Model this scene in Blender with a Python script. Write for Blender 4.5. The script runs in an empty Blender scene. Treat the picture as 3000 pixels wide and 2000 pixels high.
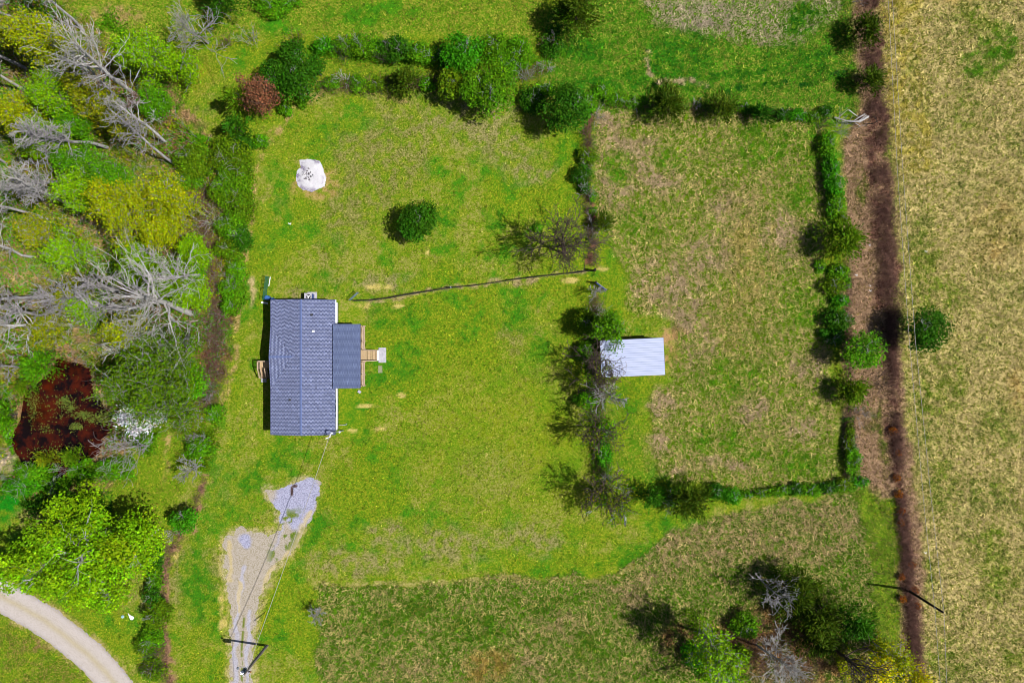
import bpy, math, random
import numpy as np

rnd = random.Random(11)
rg = np.random.default_rng(7)
SC = bpy.context.scene
COL = SC.collection

# ------------------------------------------------------------------ camera, sky, sun, exposure
H = 91.0            # flying height of the camera, metres
S = 21.9            # photo pixels per metre on the ground
cam = bpy.data.cameras.new("camera")
cam.sensor_width = 36.0
cam.lens = 36.0 * H / (3000.0 / S)
cam.clip_end = 3000
co = bpy.data.objects.new("camera", cam)
co.location = (0, 0, H)
COL.objects.link(co)
SC.camera = co

ELEV = math.radians(54.0)
AZ = (0.989, -0.148)                 # horizontal direction towards the sun
world = bpy.data.worlds.new("World")
SC.world = world
world.use_nodes = True
wn = world.node_tree
sky = wn.nodes.new("ShaderNodeTexSky")
sky.sky_type = 'NISHITA'
sky.sun_disc = False
sky.sun_elevation = ELEV
sky.sun_rotation = math.radians(98.5)
wn.links.new(sky.outputs[0], wn.nodes["Background"].inputs[0])
wn.nodes["Background"].inputs[1].default_value = 0.05
sun = bpy.data.lights.new("sun", 'SUN')
sun.energy = 5.0
sun.angle = math.radians(0.53)
sun.color = (1.0, 0.97, 0.92)
so = bpy.data.objects.new("sun", sun)
COL.objects.link(so)
from mathutils import Vector, Matrix
sd = Vector((AZ[0] * math.cos(ELEV), AZ[1] * math.cos(ELEV), math.sin(ELEV)))
so.rotation_euler = sd.to_track_quat('Z', 'Y').to_euler()
so.location = (60, -9, 90)
vs = SC.view_settings
vs.view_transform = 'Standard'
vs.look = 'None'
vs.exposure = 0.78
vs.gamma = 1.0
vs.use_curve_mapping = False
SC.cycles.filter_width = 0.9
SC.cycles.max_bounces = 5
SC.cycles.diffuse_bounces = 1
SC.cycles.transparent_max_bounces = 4
KEXP = 2.3          # picture value of a level white surface in this sun, at this exposure


# ------------------------------------------------------------------ helpers
def lin(c):
    c = np.asarray(c, float) / 255.0
    return np.where(c <= 0.04045, c / 12.92, ((c + 0.055) / 1.055) ** 2.4)


def alb(r, g, b, k=1.0):
    """albedo that a level sunlit surface needs to photograph as this sRGB colour"""
    return np.clip(lin((r, g, b)) / KEXP * k, 0.002, 0.85)


def at(px, py, z=0.0):
    f = (H - z) / H / S
    return np.array(((px - 1500.0) * f, (1000.0 - py) * f, z))


def topx(x, y):
    return 1500.0 + S * x, 1000.0 - S * y


def tag(o, label=None, cat=None, group=None, kind=None):
    if label: o["label"] = label
    if cat: o["category"] = cat
    if group: o["group"] = group
    if kind: o["kind"] = kind
    return o


def root(name, loc, label, cat, group=None):
    o = bpy.data.objects.new(name, None)
    o.location = [float(v) for v in loc]
    o.empty_display_size = 0.3
    COL.objects.link(o)
    return tag(o, label, cat, group)


def mesh_np(name, V, F, mat, parent=None, fcol=None, vcol=None, extra=None):
    """V (n,3) world coordinates, F (m,k) index array, k constant"""
    V = np.ascontiguousarray(V, dtype=np.float32)
    F = np.ascontiguousarray(F, dtype=np.int32)
    if parent is not None:
        V = V - np.array(parent.location, dtype=np.float32)
    me = bpy.data.meshes.new(name)
    m, k = F.shape
    me.vertices.add(len(V))
    me.vertices.foreach_set("co", V.ravel())
    me.loops.add(m * k)
    me.loops.foreach_set("vertex_index", F.ravel())
    me.polygons.add(m)
    me.polygons.foreach_set("loop_start", np.arange(0, m * k, k, dtype=np.int32))
    me.update(calc_edges=True)
    if fcol is not None:
        a = me.attributes.new("col", 'FLOAT_COLOR', 'FACE')
        a.data.foreach_set("color", np.concatenate([fcol, np.ones((m, 1))], 1).astype(np.float32).ravel())
    if vcol is not None:
        a = me.attributes.new("col", 'FLOAT_COLOR', 'POINT')
        a.data.foreach_set("color", np.concatenate([vcol, np.ones((len(V), 1))], 1).astype(np.float32).ravel())
    if extra:
        for nm, arr in extra.items():
            if arr.ndim == 2:
                a = me.attributes.new(nm, 'FLOAT_COLOR', 'POINT')
                a.data.foreach_set("color", np.concatenate([arr, np.ones((len(V), 1))], 1).astype(np.float32).ravel())
            else:
                a = me.attributes.new(nm, 'FLOAT', 'POINT')
                a.data.foreach_set("value", arr.astype(np.float32))
    if mat: me.materials.append(mat)
    o = bpy.data.objects.new(name, me)
    COL.objects.link(o)
    if parent is not None:
        o.parent = parent
    return o


class MB:
    """collects boxes, bars and tubes in world coordinates; build() links ONE mesh"""
    def __init__(self):
        self.v = []; self.f = []

    def quad(self, a, b, c, d):
        n = len(self.v); self.v += [tuple(map(float, p)) for p in (a, b, c, d)]; self.f.append((n, n + 1, n + 2, n + 3)); return self

    def tri(self, a, b, c):
        n = len(self.v); self.v += [tuple(map(float, p)) for p in (a, b, c)]; self.f.append((n, n + 1, n + 2)); return self

    def box(self, c, s, rz=0.0):
        n = len(self.v); ca, sa = math.cos(rz), math.sin(rz)
        for z in (-1, 1):
            for y in (-1, 1):
                for x in (-1, 1):
                    u, w = x * s[0] / 2, y * s[1] / 2
                    self.v.append((float(c[0] + u * ca - w * sa), float(c[1] + u * sa + w * ca), float(c[2] + z * s[2] / 2)))
        for q in ((0, 2, 3, 1), (4, 5, 7, 6), (0, 1, 5, 4), (2, 6, 7, 3), (0, 4, 6, 2), (1, 3, 7, 5)):
            self.f.append(tuple(n + i for i in q))
        return self

    def bar(self, a, b, w, t=None):
        """square bar from a to b, w wide and t deep"""
        t = t or w
        a = Vector([float(q) for q in a]); b = Vector([float(q) for q in b]); d = (b - a).normalized()
        up = Vector((0, 0, 1)) if abs(d.z) < 0.95 else Vector((1, 0, 0))
        u = d.cross(up).normalized(); v = u.cross(d).normalized()
        n = len(self.v)
        for p in (a, b):
            for i, j in ((-1, -1), (1, -1), (1, 1), (-1, 1)):
                self.v.append(tuple(p + u * (i * w / 2) + v * (j * t / 2)))
        for q in ((0, 1, 2, 3), (7, 6, 5, 4), (0, 4, 5, 1), (1, 5, 6, 2), (2, 6, 7, 3), (3, 7, 4, 0)):
            self.f.append(tuple(n + i for i in q))
        return self

    def tube(self, pts, r, sides=8, caps=True):
        pts = [Vector([float(q) for q in p]) for p in pts]
        rs = r if isinstance(r, (list, tuple)) else [r] * len(pts)
        n = len(self.v)
        for i, p in enumerate(pts):
            d = (pts[min(i + 1, len(pts) - 1)] - pts[max(i - 1, 0)]).normalized()
            up = Vector((0, 0, 1)) if abs(d.z) < 0.9 else Vector((1, 0, 0))
            u = d.cross(up).normalized(); v = u.cross(d).normalized()
            for k in range(sides):
                a = 2 * math.pi * k / sides
                self.v.append(tuple(p + (u * math.cos(a) + v * math.sin(a)) * rs[i]))
        for i in range(len(pts) - 1):
            for k in range(sides):
                k2 = (k + 1) % sides
                self.f.append((n + i * sides + k, n + i * sides + k2, n + (i + 1) * sides + k2, n + (i + 1) * sides + k))
        if caps:
            self.f.append(tuple(n + k for k in range(sides))[::-1])
            self.f.append(tuple(n + (len(pts) - 1) * sides + k for k in range(sides)))
        return self

    def build(self, name, mat, parent=None):
        off = Vector(parent.location) if parent else Vector((0, 0, 0))
        if parent and parent.parent: off = off + Vector(parent.parent.location)
        me = bpy.data.meshes.new(name)
        me.from_pydata([(v[0] - off.x, v[1] - off.y, v[2] - off.z) for v in self.v], [], self.f)
        me.materials.append(mat)
        me.update()
        o = bpy.data.objects.new(name, me)
        COL.objects.link(o)
        if parent: o.parent = parent
        return o


# ------------------------------------------------------------------ value noise (numpy)
def make_noise(seed):
    r = np.random.default_rng(seed)
    T = r.random((256, 256))

    def f(x, y, scale):
        x = np.asarray(x) / scale + 1000.0; y = np.asarray(y) / scale + 1000.0
        xi = np.floor(x).astype(int); yi = np.floor(y).astype(int)
        fx = x - xi; fy = y - yi
        fx = fx * fx * (3 - 2 * fx); fy = fy * fy * (3 - 2 * fy)
        a = T[xi % 256, yi % 256]; b = T[(xi + 1) % 256, yi % 256]
        c = T[xi % 256, (yi + 1) % 256]; d = T[(xi + 1) % 256, (yi + 1) % 256]
        return (a * (1 - fx) + b * fx) * (1 - fy) + (c * (1 - fx) + d * fx) * fy
    return f


_n = [make_noise(s) for s in range(12)]


def fbm(i, x, y, scale, octv=4):
    s = 0; a = 0.5; t = 0
    for k in range(octv):
        ca, sa = math.cos(0.6 * k + i), math.sin(0.6 * k + i)
        s = s + a * _n[(i + k) % 12](x * ca - y * sa, x * sa + y * ca, scale / 2 ** k); t += a; a *= 0.55
    return s / t


def sstep(a, b, x):
    t = np.clip((x - a) / (b - a), 0, 1)
    return t * t * (3 - 2 * t)


def poly_sd(px, py, P):
    """signed distance in photo pixels, positive inside"""
    P = np.array(P, float); n = len(P)
    d = np.full(px.shape, 1e9); ins = np.zeros(px.shape, bool)
    for i in range(n):
        a, b = P[i], P[(i + 1) % n]
        ex, ey = b - a
        wx, wy = px - a[0], py - a[1]
        t = np.clip((wx * ex + wy * ey) / (ex * ex + ey * ey), 0, 1)
        d = np.minimum(d, np.hypot(wx - ex * t, wy - ey * t))
        c = ((a[1] > py) != (b[1] > py))
        xx = a[0] + (py - a[1]) * ex / (ey if ey else 1e-9)
        ins ^= c & (px < xx)
    return np.where(ins, d, -d)


def line_d(px, py, P):
    P = np.array(P, float); d = np.full(px.shape, 1e9)
    for i in range(len(P) - 1):
        a, b = P[i], P[i + 1]; ex, ey = b - a
        wx, wy = px - a[0], py - a[1]
        t = np.clip((wx * ex + wy * ey) / (ex * ex + ey * ey), 0, 1)
        d = np.minimum(d, np.hypot(wx - ex * t, wy - ey * t))
    return d


POND = [(169, 1054), (215, 1060), (265, 1086), (272, 1153), (319, 1204), (330, 1245), (300, 1290), (285, 1330), (245, 1352), (200, 1378),
        (155, 1402), (118, 1400), (92, 1372), (62, 1362), (48, 1330), (32, 1288), (60, 1225), (70, 1170), (85, 1135), (112, 1121), (150, 1085)]
DRIVE = [(670, 2060), (676, 1900), (678, 1790), (662, 1700), (656, 1620), (660, 1570), (700, 1545), (760, 1562), (795, 1568), (822, 1545),
         (812, 1500), (790, 1465), (778, 1435), (800, 1432), (830, 1432), (850, 1415), (885, 1405), (915, 1400), (933, 1410), (935, 1440), (920, 1480), (905, 1520),
         (885, 1560), (870, 1590), (835, 1630), (800, 1670), (775, 1720), (752, 1780), (742, 1850), (738, 1930), (736, 2060)]
ROAD_C = [(-160, 1660), (-60, 1705), (0, 1742), (60, 1778), (130, 1816), (200, 1868), (260, 1918), (310, 1968), (350, 2020), (380, 2080), (400, 2150)]
ASH = [(876, 469), (900, 466), (935, 470), (945, 490), (950, 505), (957, 522), (952, 545), (930, 556), (912, 563), (885, 555), (872, 545), (866, 520), (870, 500), (882, 490)]
YARD_HEDGE = [(560, 2000), (640, 1000), (700, 880), (730, 700), (745, 560), (790, 420), (900, 290)]


def terrain(x, y):
    """ground colours: A = main albedo, B = second albedo of the speckle, amt = share of B, tall = grass height 0..1"""
    px0, py0 = topx(x, y)
    wx = (fbm(0, x, y, 5.0) - 0.5) * 60 + (fbm(3, x, y, 1.2) - .5) * 26
    wy = (fbm(1, x, y, 5.0) - 0.5) * 60 + (fbm(4, x, y, 1.2) - .5) * 26
    px = px0 + wx; py = py0 + wy
    n = len(x)
    A = np.tile(alb(106, 146, 0), (n, 1)); B = np.tile(alb(160, 170, 34), (n, 1))
    amt = np.full(n, 0.44)
    hf = fbm(9, x, y, .8, 3); hf = .25 + 1.5 * sstep(.36, .64, hf); tall = np.full(n, 0.15)

    def lay(m, a=None, b=None, am=None, tl=None, mott=True):
        nonlocal A, B, amt, tall
        m = np.clip(m * (hf if mott else 1.0), 0, 1); M = m[:, None]
        if a is not None: A = A * (1 - M) + alb(*a) * M
        if b is not None: B = B * (1 - M) + alb(*b) * M
        if am is not None: amt = amt * (1 - m) + am * m
        if tl is not None: tall = tall * (1 - m) + tl * m

    def blob(cx, cy, rx, ry=None, soft=0.8, rot=0):
        ry = ry or rx
        c, s = math.cos(math.radians(rot)), math.sin(math.radians(rot))
        u = (px - cx) * c + (py - cy) * s; v = -(px - cx) * s + (py - cy) * c
        d = np.hypot(u / rx, v / ry)
        return 1 - sstep(1 - soft, 1 + soft * .4, d)

    def poly(P, f=14): return sstep(-f, f, poly_sd(px, py, P))
    n1 = fbm(2, x, y, 9.0); n2 = fbm(5, x, y, 3.2); n3 = fbm(7, x, y, 14.0)
    # --- lawn patches
    lay(sstep(.48, .66, n1) * .7, (126, 150, 22), (170, 168, 80), .5)
    lay(sstep(.52, .68, n2) * .6, (72, 142, 8), (120, 158, 22), .38)
    lay(sstep(.55, .7, n3) * .55, (112, 128, 32), (165, 158, 92), .52)
    # lawn: lush dark patches seen in the photograph
    for b in ((1185, 1090, 60, 45), (1150, 1110, 90, 40), (1165, 1400, 60, 50), (1060, 1220, 60, 70), (820, 1340, 60, 50), (1450, 640, 45, 40), (1300, 650, 45, 40),
              (930, 830, 70, 40), (1150, 930, 80, 45), (1500, 940, 60, 40), (910, 1560, 50, 60), (960, 1520, 60, 40), (1860, 1640, 50, 60), (570, 1700, 50, 130),
              (1590, 1020, 60, 50), (740, 1400, 50, 60), (1230, 1300, 70, 50), (1640, 1380, 60, 50), (2010, 1540, 90, 30)):
        lay(blob(*b) * (.5 + .9 * (n2 > .45)) * .8, (66, 136, 4), (110, 150, 14), .34)
    for b in ((1380, 330, 160, 110), (1100, 820, 130, 30), (1480, 420, 90, 70), (1450, 1380, 120, 90), (1300, 1600, 190, 60), (1560, 1580, 110, 60), (860, 860, 30, 25), (1030, 1650, 150, 40),
              (1120, 1560, 80, 40), (1560, 500, 70, 60)):
        lay(blob(*b) * .75, (118, 132, 40), (172, 162, 105), .55)
    lay(blob(1500, 1280, 330, 260) * .4, (140, 158, 12), (160, 168, 40), .4)
    # --- top meadow left of the cedar
    lay(poly([(150, -60), (1620, -60), (1600, 100), (1500, 110), (950, 95), (500, 150), (330, 150), (200, 60)]), (104, 150, 8), (165, 168, 55), .45, .3, False)
    lay(blob(1100, 40, 160, 45) * .7, (75, 145, 5), (100, 150, 10), .3)
    lay(blob(810, 80, 60, 30) * .9, (75, 155, 8), (80, 150, 10), .3)
    lay(blob(330, 50, 80, 30) * .9, (150, 145, 60), (185, 160, 100), .6)
    lay(blob(560, 230, 90, 70) * .8, (135, 155, 10), (170, 165, 50), .45)
    # --- north east meadow and its lush band
    lay(poly([(1600, 60), (1760, -60), (2520, -60), (2500, 330), (1740, 330), (1600, 250)]), (84, 148, 8), (160, 168, 60), .4, .45, False)
    lay(poly([(1800, -60), (2480, -60), (2440, 60), (2330, 150), (2200, 130), (2050, 120), (1930, 70)]), (116, 160, 24), (200, 184, 146), .48, .6, False)
    lay(blob(2050, 60, 120, 50) * .5, (120, 135, 60), (196, 178, 155), .8)
    for b in ((1980, 190, 110, 60), (1750, 250, 90, 40), (1850, 240, 80, 30), (2350, 180, 110, 60), (1720, 150, 70, 50), (2020, 240, 60, 25), (2130, 215, 180, 18), (2350, 60, 60, 50), (2020, 130, 80, 40)):
        lay(blob(*b), (56, 132, 4), (112, 152, 24), .34)
    lay(sstep(14, 4, line_d(px, py, [(1990, 240), (2100, 252), (2250, 256), (2400, 250), (2470, 235)])) * .7, (34, 104, 4), (70, 124, 8), .2)
    lay(sstep(12, 3, line_d(px, py, [(1905, 170), (1890, 210), (1925, 232), (1990, 240), (2060, 245)])) * .8, (140, 130, 80), (205, 185, 140), .7)
    # --- paddock
    lay(poly([(1745, 325), (2410, 335), (2410, 500), (2415, 800), (2440, 1100), (2460, 1420), (2080, 1430), (1960, 1400), (1900, 1280), (1905, 1150), (1960, 1120),
              (1975, 1020), (1960, 940), (1830, 900), (1830, 800), (1745, 640)]), (122, 162, 4), (212, 192, 122), .46, .65, False)
    for b in ((1840, 440, 100, 60), (1900, 520, 120, 60), (1800, 560, 60, 90), (1950, 830, 120, 90), (2020, 920, 90, 70), (1790, 350, 50, 40), (2050, 1030, 50, 70), (1940, 1180, 55, 50),
              (1930, 1290, 40, 40), (2080, 1370, 160, 25), (2290, 700, 60, 110), (2150, 620, 80, 80), (2200, 1200, 70, 60), (2380, 1060, 60, 50), (2080, 750, 110, 60), (2350, 1250, 60, 50)):
        lay(blob(*b) * .85, (132, 146, 40), (210, 182, 142), .74)
    for b in ((2250, 420, 110, 70), (2330, 560, 60, 60), (1810, 500, 40, 60), (2150, 1110, 110, 70), (2400, 420, 60, 90), (2100, 1290, 110, 50), (2370, 1370, 90, 40), (2250, 1330, 90, 40), (1960, 470, 60, 30),
              (1870, 660, 80, 50), (2350, 900, 60, 60)):
        lay(blob(*b) * .75, (92, 158, 8), (165, 178, 55), .35)
    lay(blob(2180, 720, 70, 180, 1.0) * .6, (130, 140, 30), (205, 185, 105), .65)
    lay(blob(2150, 950, 100, 120, 1.0) * .55, (135, 145, 30), (205, 185, 110), .65)
    for L in ([(2185, 640), (2200, 740), (2218, 870)], [(2215, 700), (2240, 850)], [(2165, 860), (2200, 872)], [(2265, 650), (2262, 760), (2275, 900)], [(2150, 640), (2160, 780)]):
        lay(sstep(9, 2, line_d(px0 + wx * .15, py0, L)) * .8, (160, 150, 60), (215, 195, 115), .8)
    # --- tracks between trees and paddock
    lay(blob(1855, 1330, 55, 120) * .7, (95, 145, 8), (165, 165, 50), .35, .2)
    lay(blob(1835, 1180, 60, 60) * .7, (80, 140, 6), (140, 150, 30), .3, .2)
    lay(blob(1960, 980, 50, 22) * .9, (165, 135, 80), (205, 165, 110), .8)
    lay(blob(1962, 1035, 16, 60) * .8, (165, 135, 80), (205, 165, 110), .8)
    # --- southern rough
    lay(poly([(925, 1712), (1200, 1706), (1500, 1690), (1720, 1702), (1850, 1660), (1960, 1570), (2150, 1490), (2500, 1450), (2560, 1600), (2560, 1720), (2640, 2100), (917, 2100)], 7),
        (98, 146, 10), (196, 180, 110), .42, .7, False)
    lay(poly([(1950, 1570), (2150, 1490), (2500, 1450), (2550, 1560), (2400, 1640), (2200, 1640), (2000, 1690), (1850, 1720)], 20) * .5, (126, 142, 40), (210, 180, 134), .66)
    lay(blob(1435, 1950, 80, 55), (130, 125, 35), (190, 160, 78), .7)
    for b in ((1400, 1830, 110, 50), (1120, 1830, 90, 60), (1730, 1900, 70, 60), (1620, 1780, 80, 40), (1250, 1760, 90, 40)):
        lay(blob(*b) * .7, (78, 132, 10), (150, 155, 50), .35)
    for b in ((1200, 1950, 110, 50), (1650, 1830, 90, 50), (1840, 1740, 90, 40), (1560, 1960, 60, 60)):
        lay(blob(*b) * .6, (118, 130, 45), (200, 174, 125), .62)
    lay(sstep(10, 2, line_d(px0 + wx * .3, py0 + wy * .3, [(925, 1710), (1200, 1706), (1500, 1692), (1700, 1704), (1800, 1690), (1860, 1655)])) * .7, (160, 160, 60), (192, 182, 110), .6)
    # --- the strip beside the power line
    STRIP = [(2500, -60), (2568, -60), (2575, 180), (2590, 400), (2612, 500), (2625, 900), (2650, 1150), (2672, 1350), (2695, 1500), (2705, 1700), (2720, 2100), (2650, 2100),
             (2640, 1700), (2628, 1440), (2510, 1432), (2480, 1250), (2478, 900), (2480, 600), (2465, 420), (2500, 330)]
    lay(poly([(2540, 1420), (2625, 1430), (2640, 1560), (2650, 1850), (2640, 2100), (2560, 1960), (2560, 1720), (2500, 1450)], 14), (98, 132, 18), (140, 145, 50), .35, .3)
    # --- east field
    EAST = [(2560, -60), (3400, -60), (3400, 2100), (2720, 2100), (2705, 1700), (2695, 1500), (2660, 1150), (2635, 900), (2622, 500), (2590, 300)]
    lay(poly(EAST), (150, 156, 54), (228, 206, 136), .62, .5, False)
    lay(poly([(2560, -60), (2680, -60), (2740, 500), (2640, 520), (2590, 300)], 20) * .6, (150, 148, 30), (208, 190, 88), .65)
    for b in ((2900, 150, 55, 80), (2930, 120, 50, 60), (2870, 190, 60, 50)):
        lay(blob(*b), (85, 145, 10), (130, 160, 35), .3)
    for b in ((2700, 800, 60, 190), (2790, 1130, 40, 120), (2720, 1180, 60, 150), (2930, 1700, 70, 90), (2790, 1930, 90, 70), (2860, 60, 90, 60), (2830, 340, 60, 70), (2950, 1230, 70, 80), (2760, 1420, 60, 90),
              (2770, 880, 80, 60), (2900, 1450, 70, 50), (2890, 1600, 60, 60), (2980, 1930, 60, 60), (2720, 1690, 40, 60)):
        lay(blob(*b) * .75, (108, 140, 22), (180, 178, 85), .48)
    for b in ((2950, 650, 80, 120), (2900, 720, 70, 90), (2980, 1150, 50, 90), (2800, 20, 40, 40)):
        lay(blob(*b) * .6, (150, 120, 50), (218, 188, 112), .72)
    lay(sstep(.5, .68, fbm(8, x, y, 4.0)) * .4 * (px > 2660), (110, 132, 40), (190, 180, 105), .5)
    lay(poly(STRIP), (140, 120, 66), (194, 158, 124), .76, .5, False)
    for b in ((2590, 1280, 12, 120), (2565, 1230, 20, 40), (2520, 560, 26, 60)):
        lay(blob(*b) * .7, (105, 130, 35), (150, 145, 70), .35)
    BR = [(2555, -60), (2550, 60), (2552, 200), (2560, 350), (2570, 500), (2584, 650), (2592, 800), (2602, 900), (2612, 1080), (2620, 1200), (2626, 1350), (2640, 1500), (2655, 1650), (2668, 1800), (2682, 1950), (2695, 2100)]
    dd = line_d(px, py, BR)
    lay(np.where(py < 930, sstep(42, 14, dd), sstep(24, 6, dd) * .9) * .85, (98, 66, 52), (150, 110, 90), .5, .3)
    # --- woods floor
    W = [(-400, -60), (150, -60), (330, 150), (400, 180), (500, 260), (560, 350), (640, 420), (740, 560), (720, 700), (690, 880), (690, 980), (640, 1150), (600, 1250), (560, 1100), (450, 1250), (400, 1370), (300, 1440), (-400, 1440)]
    lay(poly(W, 18), (118, 142, 16), (168, 142, 92), .42, .6)
    lay(sstep(.5, .66, fbm(9, x, y, 4.5)) * poly(W, 18), (130, 105, 62), (182, 148, 105), .65)
    lay(sstep(.52, .66, fbm(6, x, y, 5.5)) * poly(W, 18) * .9, (88, 150, 8), (130, 160, 18), .3)
    for b in ((260, 720, 50, 45), (300, 690, 40, 40), (230, 650, 50, 30), (60, 830, 60, 40), (110, 900, 90, 30)):
        lay(blob(*b), (150, 140, 50), (205, 170, 125), .6)
    for b in ((620, 700, 22, 120), (610, 830, 30, 60), (640, 930, 50, 40), (570, 610, 40, 60), (620, 1070, 50, 90), (500, 440, 40, 60)):
        lay(blob(*b), (120, 82, 50), (170, 120, 85), .55)
    # meadow track west of the hedge, south of the pond
    lay(poly([(380, 1290), (520, 1180), (600, 1240), (520, 1420), (440, 1560), (330, 1480), (330, 1400)], 20), (112, 148, 8), (150, 155, 45), .4, .25)
    lay(sstep(12, 3, line_d(px, py, [(530, 1210), (490, 1280), (480, 1400)])) * .8, (160, 148, 70), (200, 175, 110), .6)
    lay(blob(20, 1345, 26, 36, .5), (200, 180, 140), (225, 205, 165), .6)
    lay(blob(10, 1480, 45, 60), (25, 140, 15), (60, 150, 12), .3)
    # fence line strip south west
    lay(sstep(15, 4, line_d(px, py, [(600, 1400), (575, 1480), (545, 1560), (480, 1650), (478, 1800), (490, 1900), (500, 2100)])) * .85, (130, 95, 60), (175, 135, 105), .7)
    lay(poly([(-60, 1790), (60, 1830), (150, 1880), (280, 1990), (300, 2100), (-60, 2100)]) * .7, (98, 128, 12), (150, 140, 60), .45)
    lay(blob(110, 1880, 60, 30) * .7, (130, 110, 50), (160, 130, 85), .6)
    # hedge foot: pale bare edge round the yard
    EDGE = [(1180, 290), (1040, 260), (960, 262), (880, 310), (800, 380), (760, 430), (738, 560), (728, 700), (706, 850), (700, 950), (690, 1100), (660, 1200)]
    lay(sstep(14, 2, line_d(px, py, EDGE)) * .55, (150, 140, 60), (200, 170, 112), .55)
    lay(blob(742, 860, 14, 50) * .9, (195, 175, 110), (215, 195, 140), .6)
    lay(blob(925, 530, 70, 60, .4) * .7, (160, 150, 50), (190, 165, 100), .6)
    lay(sstep(14, 3, line_d(px, py, [(1728, 330), (1722, 450), (1718, 560), (1735, 700), (1740, 780)])) * .8, (115, 70, 45), (160, 115, 85), .6)
    lay(sstep(26, 6, line_d(px, py, [(1740, 850), (1745, 1000), (1750, 1150), (1755, 1300), (1760, 1450)])) * .5, (75, 95, 20), (140, 110, 80), .4)
    lay(sstep(9, 3, line_d(px, py, [(1060, 885), (1320, 845), (1500, 823), (1720, 800)])) * .6, (150, 140, 80), (190, 170, 120), .6)
    # creek bed between the two hedges
    lay(poly([(900, 140), (1600, 110), (1640, 260), (1500, 270), (1180, 280), (950, 260)], 20) * .6, (100, 142, 8), (150, 155, 35), .4, .35)
    # gravel spilling into the grass, leaf litter of the copse
    dsd = poly_sd(px0 + wx * .3, py0 + wy * .3, DRIVE)
    lay(sstep(-26, -2, dsd) * (py0 > 1540), (170, 165, 70), (205, 190, 120), .55); lay(sstep(-14, 0, dsd), (160, 160, 80), (200, 190, 140), .55)
    lay(sstep(62, 48, line_d(px0 + wx * .2, py0 + wy * .2, ROAD_C)) * .7, (150, 150, 60), (195, 180, 110), .5)
    lay(blob(2260, 1880, 190, 110), (120, 92, 50), (190, 145, 90), .6); lay(blob(2440, 1950, 130, 60) * .8, (130, 105, 50), (190, 150, 90), .6); lay(blob(1990, 1880, 70, 80) * .8, (105, 90, 45), (170, 130, 80), .5)
    # little bald spots
    for b in ((1252, 733, 7, 12), (773, 590, 5, 8), (1429, 1333, 6, 6), (2616, 568, 10, 12), (2663, 1040, 8, 7), (2658, 1240, 7, 8), (515, 1627, 8, 9), (655, 1830, 14, 30), (645, 1760, 8, 40),
              (1175, 1155, 14, 7), (1035, 1262, 16, 6), (1115, 1258, 14, 6), (1080, 1190, 30, 6), (1765, 790, 16, 6), (1670, 822, 26, 8), (1110, 840, 40, 8), (1060, 895, 30, 9), (1168, 895, 18, 6)):
        sx = px0 + wx * .2; sy = py0 + wy * .2
        d = np.hypot((sx - b[0]) / b[2], (sy - b[1]) / b[3])
        lay((1 - sstep(.6, 1.3, d)) * .85, (205, 190, 95), (225, 205, 120), .6)
    return A, B, amt, tall


# ------------------------------------------------------------------ materials
def newmat(name):
    m = bpy.data.materials.new(name); m.use_nodes = True
    nt = m.node_tree; b = nt.nodes["Principled BSDF"]
    return m, nt, b


def N(nt, t, **kw):
    n = nt.nodes.new(t)
    for k, v in kw.items(): setattr(n, k, v)
    return n


def noise_node(nt, scale, detail=4, rough=.6, vec=None):
    n = N(nt, "ShaderNodeTexNoise"); n.inputs["Scale"].default_value = scale
    n.inputs["Detail"].default_value = detail; n.inputs["Roughness"].default_value = rough
    if vec is not None: nt.links.new(vec, n.inputs["Vector"])
    return n


def mixc(nt, fac, a, b, mode='MIX'):
    m = N(nt, "ShaderNodeMix", data_type='RGBA', blend_type=mode)
    L = nt.links
    for sock, v in ((m.inputs[0], fac), (m.inputs[6], a), (m.inputs[7], b)):
        if isinstance(v, (int, float)): sock.default_value = v
        elif isinstance(v, (tuple, list, np.ndarray)): sock.default_value = (*[float(q) for q in v[:3]], 1)
        else: L.new(v, sock)
    return m.outputs[2]


def math_n(nt, op, a, b=None, c=None):
    m = N(nt, "ShaderNodeMath", operation=op)
    for i, v in enumerate((a, b, c)):
        if v is None: continue
        if isinstance(v, (int, float)): m.inputs[i].default_value = v
        else: nt.links.new(v, m.inputs[i])
    return m.outputs[0]


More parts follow.
